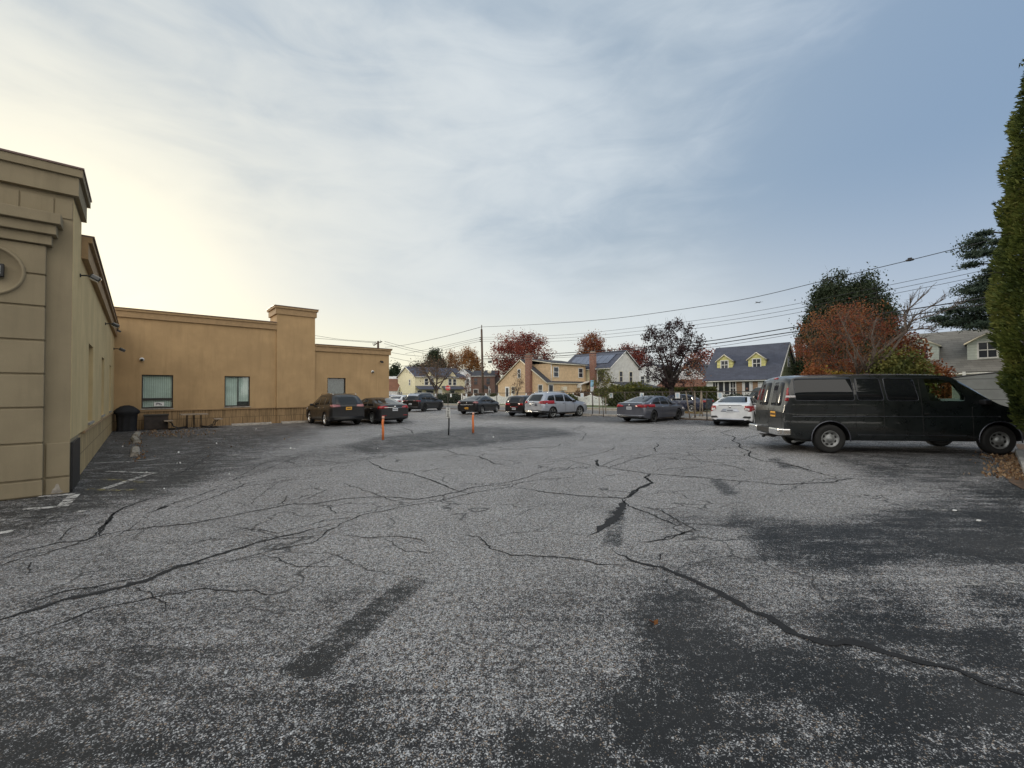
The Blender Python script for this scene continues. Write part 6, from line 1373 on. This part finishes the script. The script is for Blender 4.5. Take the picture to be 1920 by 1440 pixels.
# pine with layered branches, behind the thuja
def pine():
    o=thing('pine_tree','blue-green pine with layered drooping branches behind the tall conifer','tree',AT(1905,27)); rng=np.random.default_rng(9); mb=MB(); mb.tube([(0,0,0),(0,0,5),(0,0,13)],[.28,.2,.05],MT['bark'],8)
    pts=[]; x0=AT(1905,27).x
    for (px,py,sp_) in ((1790,593,.6),(1812,578,.7),(1838,580,.8),(1800,603,.45),(1830,600,.8),(1855,590,.9),(1818,548,.4),(1840,545,.5),(1860,555,.7),(1833,515,.45),(1852,520,.6),(1868,530,.7),(1832,482,.4),(1850,490,.5),(1866,500,.7),(1848,463,.4),(1864,470,.6),(1866,445,.5),(1876,430,.5),(1880,470,.7),(1885,520,.9),(1880,575,.9),(1868,605,.7),(1815,612,.5),(1845,614,.6)):
        c=Vector((AT(px,27).x-x0,rng.uniform(-1.2,1.2),H(px,py,27))); mb.tube([(0,0,c.z-.3),c.lerp(Vector((0,0,c.z-.3)),.4)+Vector((0,0,.1)),c],[.07,.05,.015],MT['bark_dark'],5,False)
        n=int(1100*sp_); q=rng.normal(size=(n,3))*np.array([.55,.5,.16])*sp_+np.array(c[:]); pts.append(q)
    for _ in range(60):
        px=rng.uniform(1815,1900); py=rng.uniform(440,612); lim_=1875-(py-440)*.36
        if px<lim_+rng.uniform(-8,8): continue
        c=np.array([AT(px,27).x-x0,rng.uniform(-1.5,1.5),H(px,py,27)]); pts.append(rng.normal(size=(260,3))*np.array([.5,.5,.2])*.8+c)
    mb.build('trunk',o); pts=np.concatenate(pts); leafcloud('crown',pts,.10,MT['f_pine'],rng,o,.35,.2)
pine()
# tall thuja screen at the right edge
def thuja(lbl,loc,seed,sc_=1.0,n=30000,hh=11.2):
    rng=np.random.default_rng(seed); o=thing('conifer_tree',lbl,'tree',loc,seed*1.3,'tall conifers along the right edge')
    zz_=np.array([0,.6,1.2,1.8,2.8,4.0,5.5,7.0,8.3,9.5,10.6,11.2])*hh/11.2; rr_=np.array([.55,.75,1.1,1.16,1.22,1.24,1.16,.98,.84,.62,.34,.05])*sc_
    z=rng.uniform(0.05,hh,n*2); r=np.interp(z,zz_,rr_); kp=rng.uniform(0,1.55,n*2)<r+.12; z=z[kp][:n]; r=r[kp][:n]; n_=len(z); a=rng.uniform(0,6.283,n_)
    lump=1+.07*np.sin(a*5+z*1.7+seed)+.06*np.sin(a*9-z*3.1)+.05*np.sin(z*6+a*2)
    depth=1-np.abs(rng.normal(0,.11,n_)); rad=r*lump*depth; C_=np.stack([rad*np.cos(a),rad*np.sin(a),z],1)
    # sprays: kite shapes hanging outward and up
    out=np.stack([np.cos(a),np.sin(a),rng.uniform(.1,1.3,n_)],1)+rng.normal(0,.35,(n_,3)); out/=np.linalg.norm(out,axis=1)[:,None]
    sd_=rng.normal(size=(n_,3)); sd_-=out*(sd_*out).sum(1)[:,None]; sd_/=np.linalg.norm(sd_,axis=1)[:,None]
    s=rng.uniform(.035,.095,n_)[:,None]; V=np.stack([C_-out*s*.6,C_+sd_*s*.34,C_+out*s*1.2,C_-sd_*s*.34],1).reshape(-1,3)
    cv=np.clip(.5+.5*np.sin(a*5+z*1.7+seed)*.8+rng.normal(0,.25,n_),0,1)*.7+.3*rng.uniform(0,1,n_)
    npmesh('crown',V,np.arange(n_*4).reshape(n_,4),MT['f_thuja'],{'rnd':np.repeat(cv,4)},o)
    # loose strands breaking the outline
    mb=MB(); mb.lathe([(.10,0),(.5,.9),(rr_[4]*.72,2.8*hh/11.2),(rr_[6]*.72,5.5*hh/11.2),(rr_[8]*.68,8.3*hh/11.2),(.08,10.2*hh/11.2)],MT['bark_dark'],14); rg=random.Random(seed)
    for i in range(46):
        zc=rg.uniform(2,hh*.93); aa=rg.uniform(0,6.28); r0=float(np.interp(zc,zz_,rr_)); d=Vector((math.cos(aa),math.sin(aa),rg.uniform(-.5,.3))); s0=Vector((math.cos(aa)*r0*.9,math.sin(aa)*r0*.9,zc)); mb.tube([s0,s0+d*.2,s0+d*rg.uniform(.25,.42)],[.008,.006,.003],MT['bark_dark'],3,False)
    mb.build('trunk',o)
    C2=[]
    for i in range(46):
        zc=rg.uniform(2,hh*.95); aa=rg.uniform(0,6.28); r0=float(np.interp(zc,zz_,rr_)); L_=rg.uniform(.1,.38)
        for k in range(16): t=rg.uniform(0,1); C2.append((math.cos(aa)*(r0+L_*t),math.sin(aa)*(r0+L_*t),zc-t*L_*.3+rg.uniform(-.05,.05)))
    leafcloud('loose_sprays',np.array(C2),.055,MT['f_thuja'],rng,o,.4)
thuja('tall green conifer touching the nose of the van',Vector((13.0,9.5,0)),3,1.08,70000,11.5)
thuja('tall conifer at the very right edge, in front of the one by the van',Vector((12.1,8.25,0)),4,.9,34000,10.8)
# raised kerb and bed at right edge
k0=G(1903,851); KB=MB(); o=thing('edging_kerb','pale concrete edging strip beside the leaf-strewn bed at the right edge','kerb',k0,math.atan2(-bb.y,-bb.x))
KB.box(0,9,-.0,.22,-.02,.13,MT['kerbc'],None,.012); KB.build('edging',o) if False else None
mb=MB(); mb.box(0,9,0,.22,-.02,.13,MT['kerbc'],None,.012); mb.build('edging',o)
g=MB(); q=[G(1868,862),G(1880,885),G(1893,905),G(1925,922),G(1990,950),k0-bb*6,k0,k0+bb*.4,G(1880,850)]; sheet([(p.x,p.y) for p in q],.012,MT['soil'],g); tag(g.build('planting_bed'),kind='structure')
g=MB(); q=[k0+bb*3-ba*.1,k0-bb*9-ba*.1,k0-bb*9-ba*6,k0+bb*3-ba*6]; sheet([(p.x,p.y) for p in q],.014,MT['soil'],g); tag(g.build('soil_strip'),kind='structure')
# fallen leaves
def leaves(name,lbl,polys,size,seed):
    rng=np.random.default_rng(seed); pts=[]
    for (cx_,cy_,sx_,sy_,n) in polys:
        x=rng.normal(cx_,sx_,n); y=rng.normal(cy_,sy_,n)
        for a,b_ in zip(x,y):
            if b_>745: p=G(a,b_); pts.append((p.x,p.y,.02+rng.uniform(0,.02)))
    pts=np.array(pts); o=leafcloud(name,pts,size,MT['f_fallen'],rng,None,.7,.8); tag(o,lbl,'leaves',kind='stuff'); return o
leaves('fallen_leaves','dry brown leaves scattered by the picnic table and along the bed',[(330,811,38,4,210),(300,815,25,3,80),(262,835,8,14,45),(245,830,14,4,30),(262,858,6,4,16),(450,820,120,20,25)],.035,5)
rng=np.random.default_rng(6); q=[]
for i in range(450):
    t=rng.uniform(0,1); p=k0-bb*(rng.uniform(-.5,5))+ba*abs(rng.normal(0,.28)); q.append((p.x,p.y,.025))
o=leafcloud('fallen_leaves',np.array(q),.035,MT['f_fallen'],rng,None,.7,.8); tag(o,'reddish brown leaves and bark chips over the bed by the right kerb','leaves',kind='stuff')
p=G(1225,1172); o=leafcloud('fallen_leaf',np.array([(p.x,p.y,.02),(p.x+.02,p.y,.022),(p.x-.01,p.y+.02,.02)]),.022,MT['f_ornge_sh'],rng,None,.7,.6); tag(o,'single orange leaf lying alone on the near asphalt','leaf')
for (px,py,lb) in ((1790,958,'white scrap on the dark asphalt at right, farther one'),(1835,977,'white scrap on the dark asphalt at right, nearer one')):
    p=G(px,py); mb=MB(); mb.box(-.03,.03,-.018,.018,.004,.016,MT['white'],None,.005); tag(mb.build('litter',None,p,.5),lb,'litter')
q=[]; 
for (px,py) in ((335,849),(406,832),(430,890),(332,870),(308,918),(275,887),(338,869),(545,841),(552,842),(708,842),(230,838),(480,805),(925,820),(710,815)): p=G(px,py); q.append((p.x,p.y,.02))
o=leafcloud('paper_scraps',np.array(q*2),.03,MT['white'],rng,None,.7,.8); tag(o,'pale scraps and dry leaves dotted over the left of the lot','litter',kind='stuff')
# dark belt of trees behind the viewer (seen reflected in the van)
rng=np.random.default_rng(77); pts=[]
for i in range(26):
    x=-32+i*2.7+rng.uniform(-.8,.8); y=-20+rng.uniform(-1.5,1.5); h_=rng.uniform(8.5,11.0); n=640; z=rng.uniform(.2,1,n)*h_; r=2.6*np.sqrt(np.clip(1-(z/h_-.45)**2*3,.03,1)); a=rng.uniform(0,6.28,n); pts.append(np.stack([x+r*np.cos(a),y+r*np.sin(a)*.7,z],1))
o=leafcloud('treeline',np.concatenate(pts),.75,MT['f_ever'],rng,None,.7); tag(o,'dark belt of trees behind the viewer, seen only in reflections','tree belt',kind='stuff')
